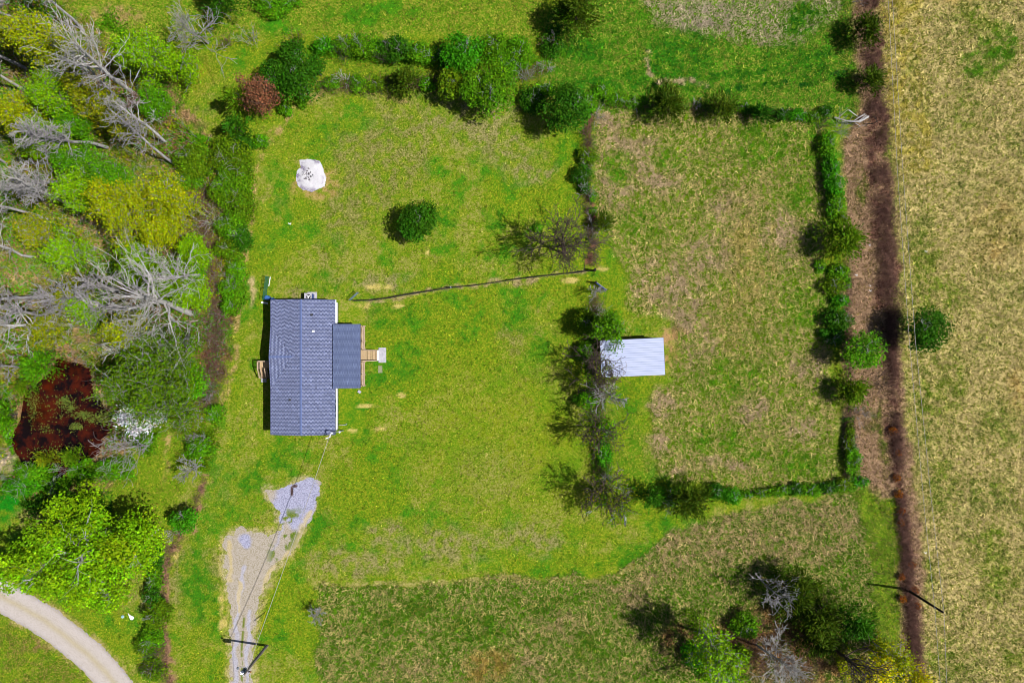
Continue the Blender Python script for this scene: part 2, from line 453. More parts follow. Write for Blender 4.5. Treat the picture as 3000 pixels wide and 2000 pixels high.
def terrain_mat(name, fine=3.7, bump=.6, gravel=False):
    m, nt, b = newmat(name); L = nt.links
    g = N(nt, "ShaderNodeNewGeometry").outputs["Position"]
    a = N(nt, "ShaderNodeAttribute", attribute_name="col").outputs["Color"]
    a2 = N(nt, "ShaderNodeAttribute", attribute_name="alt").outputs["Color"]
    am = N(nt, "ShaderNodeAttribute", attribute_name="amt").outputs["Fac"]
    n1 = noise_node(nt, fine, 5, .72, g).outputs["Fac"]
    n2 = noise_node(nt, fine * .28, 3, .6, g).outputs["Fac"]
    s = math_n(nt, 'ADD', math_n(nt, 'MULTIPLY', n1, .8), math_n(nt, 'MULTIPLY', n2, .2))
    thr = math_n(nt, 'MULTIPLY_ADD', am, -0.34, 0.67)
    d = math_n(nt, 'SUBTRACT', s, thr)
    f = math_n(nt, 'MULTIPLY_ADD', d, 13.0, .5)
    N(nt, "ShaderNodeClamp")
    cl = nt.nodes[-1]; L.new(f, cl.inputs[0])
    c = mixc(nt, cl.outputs[0], a, a2)
    # grain: blade clumps and litter of their own colour
    n3 = noise_node(nt, fine * 2.6, 3, .75, g).outputs["Fac"]
    mr = N(nt, "ShaderNodeMapRange"); L.new(n3, mr.inputs[0])
    mr.inputs[1].default_value = .3; mr.inputs[2].default_value = .7
    mr.inputs[3].default_value = .5 if not gravel else .8; mr.inputs[4].default_value = 1.55 if not gravel else 1.2
    cc = N(nt, "ShaderNodeVectorMath", operation='SCALE'); L.new(c, cc.inputs[0]); L.new(mr.outputs[0], cc.inputs["Scale"])
    L.new(cc.outputs[0], b.inputs["Base Color"])
    b.inputs["Roughness"].default_value = .95
    b.inputs["Specular IOR Level"].default_value = .1
    bp = N(nt, "ShaderNodeBump"); bp.inputs["Strength"].default_value = bump; bp.inputs["Distance"].default_value = .12
    L.new(noise_node(nt, fine * 1.5, 5, .75, g).outputs["Fac"], bp.inputs["Height"])
    L.new(bp.outputs[0], b.inputs["Normal"])
    return m


def attr_mat(name, rough=.7, transl=0.0, spec=.2, var=.0):
    m, nt, b = newmat(name); L = nt.links
    a = N(nt, "ShaderNodeAttribute", attribute_name="col").outputs["Color"]
    if var:
        g = N(nt, "ShaderNodeNewGeometry").outputs["Position"]
        n = noise_node(nt, 6, 3, .6, g).outputs["Fac"]
        a = mixc(nt, n, mixc(nt, 1.0, a, (1 - var,) * 3, 'MULTIPLY'), mixc(nt, 1.0, a, (1 + var,) * 3, 'MULTIPLY'))
    L.new(a, b.inputs["Base Color"]); b.inputs["Roughness"].default_value = rough
    b.inputs["Specular IOR Level"].default_value = spec
    if transl:
        t = N(nt, "ShaderNodeBsdfTranslucent"); L.new(a, t.inputs[0])
        mx = N(nt, "ShaderNodeMixShader"); mx.inputs[0].default_value = transl
        L.new(b.outputs[0], mx.inputs[1]); L.new(t.outputs[0], mx.inputs[2])
        L.new(mx.outputs[0], nt.nodes["Material Output"].inputs["Surface"])
    return m


def flat_mat(name, c1, c2=None, scale=8, rough=.7, metal=0, spec=.3, bump=0, stretch=None):
    m, nt, b = newmat(name); L = nt.links
    g = N(nt, "ShaderNodeNewGeometry").outputs["Position"]
    if stretch:
        mp = N(nt, "ShaderNodeVectorMath", operation='MULTIPLY'); L.new(g, mp.inputs[0]); mp.inputs[1].default_value = stretch; g = mp.outputs[0]
    c2 = c1 * .7 if c2 is None else c2
    n = noise_node(nt, scale, 5, .65, g).outputs["Fac"]
    mr = N(nt, "ShaderNodeMapRange"); L.new(n, mr.inputs[0]); mr.inputs[1].default_value = .35; mr.inputs[2].default_value = .65
    L.new(mixc(nt, mr.outputs[0], c1, c2), b.inputs["Base Color"])
    b.inputs["Roughness"].default_value = rough; b.inputs["Metallic"].default_value = metal; b.inputs["Specular IOR Level"].default_value = spec
    if bump:
        bp = N(nt, "ShaderNodeBump"); bp.inputs["Strength"].default_value = bump; bp.inputs["Distance"].default_value = .03
        L.new(n, bp.inputs["Height"]); L.new(bp.outputs[0], b.inputs["Normal"])
    return m


M = {}
M['terrain'] = terrain_mat('meadow_ground')
M['gravel'] = terrain_mat('gravel', 6.0, .3, True)
M['leaf'] = attr_mat('leaves', .6, .22, .06)
M['blade'] = attr_mat('grass_blades', .8, .15, .1)
M['shingle'] = attr_mat('asphalt_shingle', .9, 0, .15, .03)
M['bark'] = flat_mat('grey_bark', alb(205, 200, 205), alb(150, 145, 142), 5, .9, bump=.4)
M['bark_pale'] = flat_mat('pale_bark', alb(232, 228, 225), alb(175, 168, 165), 4, .9, bump=.4)
M['bark_dark'] = flat_mat('dark_bark', alb(110, 92, 82), alb(70, 58, 50), 5, .9, bump=.4)
M['bark_brown'] = flat_mat('brown_twigs', alb(165, 125, 110), alb(110, 78, 66), 5, .9)
M['bramble'] = flat_mat('bramble_stems', alb(176, 128, 112), alb(100, 66, 56), 1.5, .9)
M['siding'] = flat_mat('white_siding', np.array((.8, .8, .82)), np.array((.72, .72, .75)), 2, .5)
M['skirt'] = flat_mat('dark_skirting', alb(70, 78, 100), alb(50, 56, 75), 3, .8)
M['fascia'] = flat_mat('dark_fascia', alb(70, 80, 115), alb(60, 68, 98), 3, .7)
M['black'] = flat_mat('black_metal', np.array((.012, .012, .015)), np.array((.02, .02, .022)), 6, .5)
M['white'] = flat_mat('white_paint', np.array((.62, .62, .64)), np.array((.52, .52, .55)), 5, .5)
M['lumber'] = flat_mat('fresh_lumber', alb(238, 210, 168), alb(205, 168, 120), 3, .75, stretch=(1, 8, 1))
M['rail'] = flat_mat('pine_railing', alb(240, 215, 190), alb(205, 170, 140), 5, .75)
M['concrete'] = flat_mat('pale_concrete', alb(225, 222, 232), alb(195, 192, 202), 4, .9, bump=.1)
M['stone'] = flat_mat('weathered_slab', alb(176, 176, 142), alb(150, 155, 110), 7, .9, bump=.2)
M['barrel'] = flat_mat('blue_plastic', alb(80, 135, 205), alb(60, 110, 185), 4, .45)
M['greenmetal'] = flat_mat('green_gate_paint', alb(60, 130, 90), alb(35, 95, 62), 5, .5)
M['galv'] = flat_mat('galvanised_steel', alb(190, 198, 215), alb(150, 158, 175), 6, .45, .3)
M['tin'] = flat_mat('tin_roofing', alb(206, 216, 250), alb(192, 204, 242), 1.2, .5, .0, .4, stretch=(.4, 2, 1))
M['tin_rib'] = flat_mat('tin_ribs', alb(170, 186, 226), alb(150, 166, 208), 3, .55, .0, .3)
M['wood'] = flat_mat('weathered_wood', alb(125, 105, 90), alb(85, 70, 60), 6, .9)
M['pole'] = flat_mat('pole_wood', alb(150, 142, 140), alb(95, 86, 84), 4, .85, stretch=(1, 1, .3))
M['polebrown'] = flat_mat('creosote_pole', alb(52, 34, 30), alb(32, 22, 20), 4, .85)
M['yellow'] = flat_mat('yellow_plastic', alb(235, 220, 30), alb(215, 195, 20), 4, .5)
M['glass'] = flat_mat('window_glass', np.array((.03, .04, .05)), np.array((.02, .03, .04)), 1, .08, spec=.6)
M['blue'] = flat_mat('transformer_grey', alb(60, 85, 150), alb(70, 95, 165), 4, .4)
M['wire'] = flat_mat('aluminium_wire', alb(205, 200, 190), alb(170, 165, 158), 4, .5)
M['orange'] = flat_mat('orange_insulator', alb(220, 140, 60), alb(190, 110, 50), 4, .5)
m, nt, b = newmat('pond_water'); L = nt.links
g = N(nt, "ShaderNodeNewGeometry").outputs["Position"]
n1 = noise_node(nt, .28, 5, .6, g).outputs["Fac"]; n2 = noise_node(nt, .9, 5, .7, g).outputs["Fac"]
mr = N(nt, "ShaderNodeMapRange"); L.new(math_n(nt, 'ADD', math_n(nt, 'MULTIPLY', n1, .6), math_n(nt, 'MULTIPLY', n2, .4)), mr.inputs[0])
mr.inputs[1].default_value = .44; mr.inputs[2].default_value = .68
L.new(mixc(nt, mr.outputs[0], alb(26, 9, 5), alb(104, 38, 6)), b.inputs["Base Color"])
b.inputs["Roughness"].default_value = .12; b.inputs["Specular IOR Level"].default_value = .2
bp = N(nt, "ShaderNodeBump"); bp.inputs["Strength"].default_value = .08; bp.inputs["Distance"].default_value = .05
L.new(noise_node(nt, 3, 2, .5, g).outputs["Fac"], bp.inputs["Height"]); L.new(bp.outputs[0], b.inputs["Normal"])
M['water'] = m

# ------------------------------------------------------------------ ground
def axis(lo, hi, step, far):
    a = list(np.arange(lo, hi + step * .5, step)); s = step; v = a[-1]; up = []
    while v < far: s *= 1.28; v += s; up.append(v)
    s = step; v = a[0]; dn = []
    while v > -far: s *= 1.28; v -= s; dn.append(v)
    return np.array(dn[::-1] + a + up)


xs = axis(-71, 71, .26, 1500); ys = axis(-48, 48, .26, 1500)
gx, gy = np.meshgrid(xs, ys); X = gx.ravel(); Y = gy.ravel()
A, B, amt, tall = terrain(np.clip(X, -90, 90), np.clip(Y, -65, 65))
pxx, pyy = topx(X, Y)
psd = poly_sd(pxx + (fbm(3, X, Y, 1.6) - .5) * 14, pyy + (fbm(4, X, Y, 1.6) - .5) * 14, POND)
Z = -0.75 * sstep(-14, 30, psd)
bank = sstep(-12, 4, psd)[:, None]
A = A * (1 - bank) + alb(70, 50, 25) * bank
B = B * (1 - bank) + alb(110, 75, 35) * bank
nx, ny = len(xs), len(ys)
idx = np.arange(nx * ny).reshape(ny, nx)
F = np.stack([idx[:-1, :-1], idx[:-1, 1:], idx[1:, 1:], idx[1:, :-1]], -1).reshape(-1, 4)
ground = mesh_np("ground", np.stack([X, Y, Z], 1), F, M['terrain'], vcol=A, extra={"alt": B, "amt": amt})
tag(ground, "patchy green and straw coloured grassland", None, None, "structure")


def sheet(name, mask, colf, z, box, res, mat):
    x0, x1, y0, y1 = box
    xs = np.arange(x0, x1, res); ys = np.arange(y0, y1, res)
    gx, gy = np.meshgrid(xs, ys); X = gx.ravel(); Y = gy.ravel()
    mk = mask(X, Y)
    idx = np.arange(len(X)).reshape(len(ys), len(xs))
    F = np.stack([idx[:-1, :-1], idx[:-1, 1:], idx[1:, 1:], idx[1:, :-1]], -1).reshape(-1, 4)
    keep = mk[F].mean(1) > 0
    F = F[keep]
    used = np.unique(F); rem = np.full(len(X), -1); rem[used] = np.arange(len(used))
    X, Y = X[used], Y[used]
    A, B, am = colf(X, Y)
    return mesh_np(name, np.stack([X, Y, np.full(len(X), z)], 1), rem[F], mat, vcol=A, extra={"alt": B, "amt": am})


def pxn(X, Y, k=18, s=1.3):
    px, py = topx(X, Y)
    return px + (fbm(3, X, Y, s) - .5) * k, py + (fbm(4, X, Y, s) - .5) * k


pond = sheet("pond_water", lambda X, Y: poly_sd(*pxn(X, Y, 14, 1.6), POND) + 3,
             lambda X, Y: (np.tile(alb(60, 20, 8), (len(X), 1)), np.tile(alb(60, 20, 8), (len(X), 1)), np.full(len(X), .5)), -0.14, (-70, -52, -21, 0), .3, M['water'])
tag(pond, "red brown pond water in the woods", None, None, "structure")


def drive_mask(X, Y):
    px, py = pxn(X, Y, 12, .9)
    m = poly_sd(px, py, DRIVE)
    return m + (fbm(6, X, Y, 1.1, 5) - .5) * 34


def mixm(A, m, c): return A * (1 - m[:, None]) + alb(*c) * m[:, None]


def drive_col(X, Y):
    px, py = topx(X, Y); qx, qy = pxn(X, Y, 30, 2)
    A = np.tile(alb(206, 194, 180), (len(X), 1)); B = np.tile(alb(172, 160, 136), (len(X), 1)); am = np.full(len(X), .45)
    # blue grey clean stone at the turning end and in the wheel lanes
    up = sstep(-10, 10, poly_sd(qx, qy, [(795, 1640), (815, 1560), (780, 1490), (820, 1430), (850, 1400), (930, 1390), (940, 1450), (900, 1540), (860, 1560), (830, 1520)]))
    up = np.clip(up + (1 - sstep(.6, 1.1, np.hypot((qx - 722) / 22, (qy - 1585) / 28))), 0, 1)
    A = mixm(A, up, (200, 200, 228)); B = mixm(B, up, (150, 150, 180))
    lane = sstep(9, 3, line_d(qx, py, [(689, 2050), (691, 1850), (700, 1740), (720, 1660)])) + sstep(8, 3, line_d(qx, py, [(722, 2050), (727, 1880), (735, 1790)]))
    lane = np.clip(lane, 0, 1)
    A = mixm(A, lane, (208, 204, 216)); B = mixm(B, lane, (180, 176, 186))
    mid = sstep(5, 1, line_d(px, py, [(709, 2060), (708, 1900), (715, 1810)])) * (fbm(9, X, Y, .7) > .42)
    A = mixm(A, mid, (110, 130, 40)); B = mixm(B, mid, (140, 150, 60))
    tan = sstep(12, 2, line_d(qx, qy, [(668, 1590), (672, 1640), (676, 1700)])) + sstep(10, 2, line_d(qx, qy, [(905, 1500), (870, 1590), (830, 1630), (790, 1680), (765, 1740)])) + sstep(7, 2, line_d(qx, qy, [(704, 1700), (697, 1790)]))
    A = mixm(A, np.clip(tan, 0, 1) * .8, (226, 206, 158)); B = mixm(B, np.clip(tan, 0, 1) * .8, (210, 190, 130))
    # weeds through the stone
    wd = sstep(.53, .6, fbm(2, X, Y, 1.1)) * sstep(-20, 20, poly_sd(qx, qy, [(790, 1640), (800, 1500), (870, 1490), (900, 1520), (860, 1600), (800, 1660)]))
    A = mixm(A, wd, (95, 125, 30)); B = mixm(B, wd, (150, 155, 80))
    spot = 1 - sstep(.7, 1.1, np.hypot((px - 855) / 5, (py - 1438) / 17)); spot = np.maximum(spot, 1 - sstep(.7, 1.1, np.hypot((px - 864) / 9, (py - 1423) / 5)))
    A = mixm(A, spot, (92, 72, 72)); B = mixm(B, spot, (110, 88, 84))
    return A, B, am


drv = sheet("driveway", drive_mask, drive_col, .006, (-41, -24, -48.5, -17), .11, M['gravel'])
tag(drv, "pale gravel driveway", None, None, "structure")


def road_mask(X, Y):
    px, py = pxn(X, Y, 7, .7)
    return 46 - line_d(px, py, ROAD_C) + (fbm(6, X, Y, .6) - .5) * 7


def road_col(X, Y):
    px, py = pxn(X, Y, 8, 2); d = line_d(px, py, ROAD_C)
    # signed side
    A = np.tile(alb(222, 212, 208), (len(X), 1)); B = np.tile(alb(202, 190, 182), (len(X), 1))
    ln = np.exp(-((d - 22) / 6.0) ** 2); A = mixm(A, ln * .6, (228, 216, 206))
    c = np.exp(-(d / 10.0) ** 2); A = mixm(A, c * .55, (205, 188, 128)); B = mixm(B, c * .5, (190, 174, 120))
    e = sstep(34, 44, d); A = mixm(A, e * .7, (176, 168, 180)); B = mixm(B, e * .7, (196, 182, 130))
    return A, B, np.full(len(X), .45)


rd = sheet("gravel_road", road_mask, road_col, .007, (-78, -49, -54, -29), .14, M['gravel'])
tag(rd, "curving pale gravel road", None, None, "structure")

# ------------------------------------------------------------------ plants: low level
def cards(P, D, Nn, L, W):
    """leaf shaped quads: centre P, long axis D, normal about Nn"""
    V = np.cross(Nn, D); V /= np.linalg.norm(V, axis=1)[:, None] + 1e-9
    U = D * (L / 2)[:, None]; V = V * (W / 2)[:, None]
    n = len(P)
    vv = np.stack([P - U, P + V, P + U, P - V], 1).reshape(-1, 3)
    return vv, np.arange(4 * n).reshape(n, 4)


def unit(v): return v / (np.linalg.norm(v, axis=1)[:, None] + 1e-9)


def vary(col, n, r, amt=.28, hue=.12, base=None):
    c = np.tile(np.asarray(col, float), (n, 1)) if base is None else base
    k = np.exp(r.normal(0, amt, n))[:, None]
    h = r.normal(0, hue, n)
    c = c * k
    c[:, 0] *= np.exp(h); c[:, 1] *= np.exp(-h * .3)
    return np.clip(c, .001, .8)


CL = {k: alb(*v, k=1.45) for k, v in dict(
    emerald=(66, 142, 0), green=(54, 106, 0), bright=(86, 146, 0), lime=(126, 174, 2), yellow=(156, 170, 4), gold=(214, 206, 0),
    olive=(118, 136, 14), cedar=(68, 92, 0), dark=(50, 105, 0), rust=(158, 92, 24), brown=(135, 90, 62), moss=(92, 128, 2), white=(225, 225, 232), yolive=(140, 150, 16), leafy=(88, 142, 0)).items()}


def crown_leaves(c, R, Rz, col, r, leaf=.3, cover=3.0, lobes=None, lump=.42, up=.35):
    """lumpy crown: leaves on many small lobes of an ellipsoid"""
    rx, ry = R
    K = lobes or int(14 + 9 * (rx * ry) ** .5)
    d = unit(r.normal(size=(K, 3))); d[:, 2] = np.abs(d[:, 2]) * 1.0 - .25
    rad = r.uniform(.42, .72, K) if lobes is None else r.uniform(.25, .92, K)
    lc = d * rad[:, None] * np.array([rx, ry, Rz])
    lr = r.uniform(lump * .65, lump * 1.15, K)
    n = int(cover * 1.25 * math.pi * rx * ry / (.30 * leaf * leaf))
    n = min(n, 42000)
    wgt = lr ** 2; wgt /= wgt.sum()
    li = r.choice(K, n, p=wgt)
    dd = unit(r.normal(size=(n, 3))); dd[:, 2] = np.where(dd[:, 2] < -.35, -dd[:, 2], dd[:, 2])
    rr = r.uniform(.5, 1.0, n) ** .45
    jag = 1 + .22 * np.sin(dd[:, 0] * 7 + li) * np.cos(dd[:, 1] * 6 + li * 2)
    P = lc[li] + dd * (lr[li] * rr * jag)[:, None] * np.array([rx, ry, max(Rz, .6 * min(rx, ry))])
    P += r.normal(0, leaf * .3, (n, 3))
    q = np.percentile(np.hypot(P[:, 0] / rx, P[:, 1] / ry), 93); P[:, :2] /= q
    P = P + c
    P[:, 2] = np.maximum(P[:, 2], .06)
    nrm = unit(dd * .55 + r.normal(0, .55, (n, 3)) + np.array([0, 0, up]))
    D = unit(np.cross(nrm, r.normal(size=(n, 3))))
    s = leaf * r.uniform(.6, 1.35, n)
    lobecol = np.tile(col, (K, 1)) * np.exp(r.normal(0, .13, K))[:, None]
    lobecol[:, 0] *= np.exp(r.normal(0, .12, K))
    V, F = cards(P, D, nrm, s, s * .72)
    return V, F, vary(None, n, r, .25, .1, lobecol[li])


def cedar_leaves(c, R, h, col, r, cover=3.2):
    """feathery sprays pointing outwards and up, on a rounded cone"""
    rx, ry = R
    n = int(cover * math.pi * rx * ry / .030); n = min(n, 16000)
    K = int(26 + 8 * rx)
    a = r.uniform(0, 2 * math.pi, K); t = r.uniform(0, 1, K) ** .8
    # boughs: each a direction from the stem at height t
    ln = (1 - t * .82) * r.uniform(.72, 1.08, K)
    li = r.integers(0, K, n)
    s = r.uniform(.12, 1, n) ** .6
    x = np.cos(a[li]) * ln[li] * s * rx; y = np.sin(a[li]) * ln[li] * s * ry
    z = h * (.16 + .72 * t[li]) + s * ln[li] * .25 * h * .5
    P = np.stack([x, y, z], 1)
    w = .16 + .2 * s
    P += r.normal(0, 1, (n, 3)) * (w * .55 * min(rx, 2.2) * .6)[:, None]
    q = np.percentile(np.hypot(P[:, 0] / rx, P[:, 1] / ry), 92); P[:, :2] /= q * 1.0
    P[:, 2] = np.maximum(P[:, 2], .05)
    D = unit(np.stack([np.cos(a[li]), np.sin(a[li]), np.full(n, .55)], 1) + r.normal(0, .38, (n, 3)))
    nrm = unit(np.cross(D, r.normal(size=(n, 3))) + np.array([0, 0, .3]))
    L = r.uniform(.3, .62, n); W = L * .3
    bc = np.tile(col, (K, 1)) * np.exp(r.normal(0, .16, K))[:, None]
    V, F = cards(P + c, D, nrm, L, W)
    return V, F, vary(None, n, r, .26, .14, bc[li])


def grow_tree(h, rad, r, levels=3, bare=1.0, trunk_r=None, up=.55, forks=1, dens=1.0, first=.32):
    """returns segments (p0,p1,r0,r1) and twig tips, base at the origin"""
    segs = []; tips = []
    tr = trunk_r or h * .014 + .03

    def branch(p, d, length, rr, lv):
        n = 4 if lv < 2 else 3
        st = length / n
        kids = []
        for i in range(n):
            w = .10 if lv == 0 else .26
            d = (d + Vector((r.gauss(0, w), r.gauss(0, w), r.gauss(0, w) + (.05 if lv else .03)))).normalized()
            q = p + d * st
            r1 = rr * (1 - .75 * (i + 1) / n) if lv else rr * (1 - .5 * (i + 1) / n)
            r0 = rr * (1 - .75 * i / n) if lv else rr * (1 - .5 * i / n)
            segs.append((p, q, r0, max(r1, .006)))
            kids.append((p, q, d, r1, (i + 1) / n))
            p = q
        if lv >= levels:
            tips.append(p); tips.append((kids[1][1]))
            return
        if lv == 0:
            nk = int((9 + h * .6) * dens)
            for k in range(nk):
                t = first + (1 - first) * (k + .5) / nk
                i = min(int(t * n), n - 1); f = t * n - i
                a, q, dd, r1, _ = kids[i]
                b = a.lerp(q, f)
                az = k * 2.4 + r.uniform(-.6, .6)
                el = up + .5 * t
                v = Vector((math.cos(az), math.sin(az), el + r.uniform(-.15, .25))).normalized()
                ln = rad * (1.15 - .62 * abs(t - .55) * 1.4) * r.uniform(.75, 1.15)
                branch(b, v, max(ln, .3), max(tr * (.5 - .25 * t), .012), 1)
            branch(p, d, h * .18, max(r1 if False else rr * .45, .012), 1)
        else:
            nk = max(2, int((5 if lv == 1 else 3) * dens))
            for k in range(nk):
                t = r.uniform(.25, .98); i = min(int(t * n), n - 1)
                a, q, dd, r1, _ = kids[i]; b = a.lerp(q, t * n - i)
                v = (dd + Vector((r.gauss(0, .62), r.gauss(0, .62), r.gauss(.12, .4)))).normalized()
                branch(b, v, length * r.uniform(.35, .62), max(rr * .45 * (1 - .4 * t), .008), lv + 1)
    for f in range(forks):
        d0 = Vector((r.gauss(0, .05), r.gauss(0, .05), 1)).normalized() if forks == 1 else Vector((math.cos(f * 2.5) * .45, math.sin(f * 2.5) * .45, 1)).normalized()
        branch(Vector((0, 0, -.1)), d0, h * .86, tr if forks == 1 else tr * .7, 0)
    return segs, tips


def seg_mesh(segs, minr=.0):
    n = len(segs)
    a = np.array([tuple(s[0]) for s in segs]); b = np.array([tuple(s[1]) for s in segs])
    r0 = np.maximum(np.array([s[2] for s in segs]), minr); r1 = np.maximum(np.array([s[3] for s in segs]), minr)
    d = unit(b - a); up = np.where(np.abs(d[:, 2:3]) > .9, np.array([[1., 0, 0]]), np.array([[0, 0, 1.]]))
    u = unit(np.cross(d, up)); v = np.cross(u, d)
    V = []; F = []; off = 0
    for sides, sel in ((3, r0 <= .05), (6, r0 > .05)):
        if not sel.any(): continue
        A_, B_, U, W, R0, R1 = a[sel], b[sel], u[sel], v[sel], r0[sel], r1[sel]
        m_ = len(A_)
        ring = []
        for P_, R_ in ((A_, R0), (B_, R1)):
            for k in range(sides):
                t = 2 * math.pi * k / sides
                ring.append(P_ + (U * math.cos(t) + W * math.sin(t)) * R_[:, None])
        V.append(np.stack(ring, 1).reshape(-1, 3))
        base = off + np.arange(m_) * 2 * sides
        for k in range(sides):
            k2 = (k + 1) % sides
            F.append(np.stack([base + k, base + k2, base + sides + k2, base + sides + k], 1))
        off += m_ * 2 * sides
    return np.concatenate(V), np.concatenate(F)


def leaves_at(tips, per, leaf, col, r, spread=.35):
    T = np.array([tuple(t) for t in tips]); n = len(T) * per
    P = np.repeat(T, per, 0) + r.normal(0, spread, (n, 3))
    nrm = unit(r.normal(size=(n, 3)) + np.array([0, 0, .8])); D = unit(np.cross(nrm, r.normal(size=(n, 3))))
    s = leaf * r.uniform(.6, 1.3, n)
    V, F = cards(P, D, nrm, s, s * .7)
    return V, F, vary(col, n, r, .25, .12)


cnt = [0]


def plant(kind, px, py, rx, h, color, label, name=None, cat=None, group=None, ry=None, bark='bark', cover=None, leaf=None, per=None, up=.55, dens=1.0, forks=1, rr=None, tw=None, first=.32):
    """rx, ry = crown radius in photo pixels; leafy crowns are given by their apparent centre, bare trees by their foot"""
    cnt[0] += 1
    r = np.random.default_rng(100 + cnt[0]); pr = random.Random(500 + cnt[0])
    ry = ry or rx
    if kind in ('round', 'shrub', 'cedar'):
        zc = h * (.6 if kind == 'round' else .5)
        c = at(px, py, zc); f = (H - zc) / H / S
        base = np.array((c[0], c[1], 0.0)); R = (rx * f, ry * f)
    else:
        base = at(px, py, 0); R = (rx / S, ry / S)
    tree = kind in ('round', 'bare', 'bud') or (kind == 'cedar' and h > 3)
    nm = name or {'round': 'leafy_tree', 'shrub': 'shrub', 'cedar': 'cedar_tree', 'bare': 'bare_tree', 'bud': 'budding_tree', 'twig': 'bare_shrub'}[kind]
    o = root(nm, base, label, cat or ('tree' if tree else 'shrub'), group)
    col = CL[color] if isinstance(color, str) else color
    if kind == 'round':
        Rz = min(h * .42, max(R) * .95); cz = h - Rz * 1.05
        lf = leaf or (.3 if max(R) < 4 else .36)
        V, F, C = crown_leaves(np.array((base[0], base[1], cz)), (R[0], R[1]), Rz * .8, col, r, lf, cover or 3.0, lump=.40 if max(R) < 4 else .19,
                               lobes=None if max(R) < 4 else int(18 + R[0] * R[1] * 1.1))
        mesh_np('crown', V, F, M['leaf'], o, fcol=C)
        sg, tp = grow_tree(h * .9, max(R) * .62, pr, 2, trunk_r=.06 + h * .018, up=up)
        V, F = seg_mesh(sg); mesh_np('trunk', V + base, F, M[bark], o)
    elif kind == 'shrub':
        V, F, C = crown_leaves(np.array((base[0], base[1], h * .35)), (R[0] * 1.08, R[1] * 1.08), h * .5, col, r, leaf or .24, cover or 2.6, lump=.36)
        mesh_np('foliage', V, F, M['leaf'], o, fcol=C)
        sg, tp = grow_tree(h * .95, max(R) * .7, pr, 2, trunk_r=.03, up=.5, dens=.8, first=.1)
        V, F = seg_mesh(sg, .012); mesh_np('stems', V + base, F, M[bark], o)
    elif kind == 'cedar':
        V, F, C = cedar_leaves(base, (R[0] * .98, R[1] * .98), h, col, r, cover or 3.4)
        mesh_np('crown', V, F, M['leaf'], o, fcol=C)
        sg, tp = grow_tree(h * .9, max(R) * .7, pr, 1, trunk_r=.05 + h * .012, up=.3, dens=1.2, first=.1)
        V, F = seg_mesh(sg); mesh_np('trunk', V + base, F, M['bark_dark'], o)
    elif kind in ('bare', 'bud'):
        sg, tp = grow_tree(h, max(R), pr, 3, up=up, dens=dens, forks=forks, trunk_r=rr, first=first)
        big = [s for s in sg if s[2] > .045]; sm = [s for s in sg if s[2] <= .045]
        V, F = seg_mesh(big); mesh_np('trunk', V + base, F, M[bark], o)
        V, F = seg_mesh(sm, tw or .024); mesh_np('branches', V + base, F, M[bark], o)
        if kind == 'bud':
            V, F, C = leaves_at(tp, per or 3, leaf or .22, col, r)
            mesh_np('crown', V + base, F, M['leaf'], o, fcol=C)
    elif kind == 'twig':
        segs = []
        for k in range(int(7 + max(R) * 3)):
            a = pr.uniform(0, 6.28); q = pr.uniform(0, .35)
            sg, tp = grow_tree(h * pr.uniform(.6, 1.0), max(R) * .42, pr, 1, trunk_r=.022, up=.6, dens=.55, first=.2)
            tx, ty = math.cos(a) * R[0] * q, math.sin(a) * R[1] * q
            lean = pr.uniform(.2, .95) * max(R) / max(h, .3)
            for s in sg:
                p0, p1 = Vector(s[0]), Vector(s[1])
                for p in (p0, p1):
                    z = max(p.z, 0); p.x += tx + math.cos(a) * lean * z; p.y += ty + math.sin(a) * lean * z
                segs.append((p0, p1, s[2], s[3]))
        V, F = seg_mesh(segs, tw or .016); mesh_np('stems', V + base, F, M[bark], o)
        if per:
            tips = [s[1] for s in segs if s[3] < .02]
            V, F, C = leaves_at(tips, per, leaf or .2, col, r, .15)
            mesh_np('foliage', V + base, F, M['leaf'], o, fcol=C)
    return o


# ------------------------------------------------------------------ the house
XL, XR, YT, YB, ZE, XM, ZM = -31.33, -22.95, 5.40, -12.08, 2.70, -27.14, 3.62
hs = root("house", ((XL + XR) / 2, (YT + YB) / 2, 0), "long single storey house with grey blue shingle roof and white siding", "house")
WXL, WXR, WYT, WYB = XL + .30, XR - .25, YT - .25, YB + .3
mb = MB().box(((WXL + WXR) / 2, (WYT + WYB) / 2, .33), (WXR - WXL - .04, WYT - WYB - .04, .7)); mb.build("foundation", M['skirt'], hs)
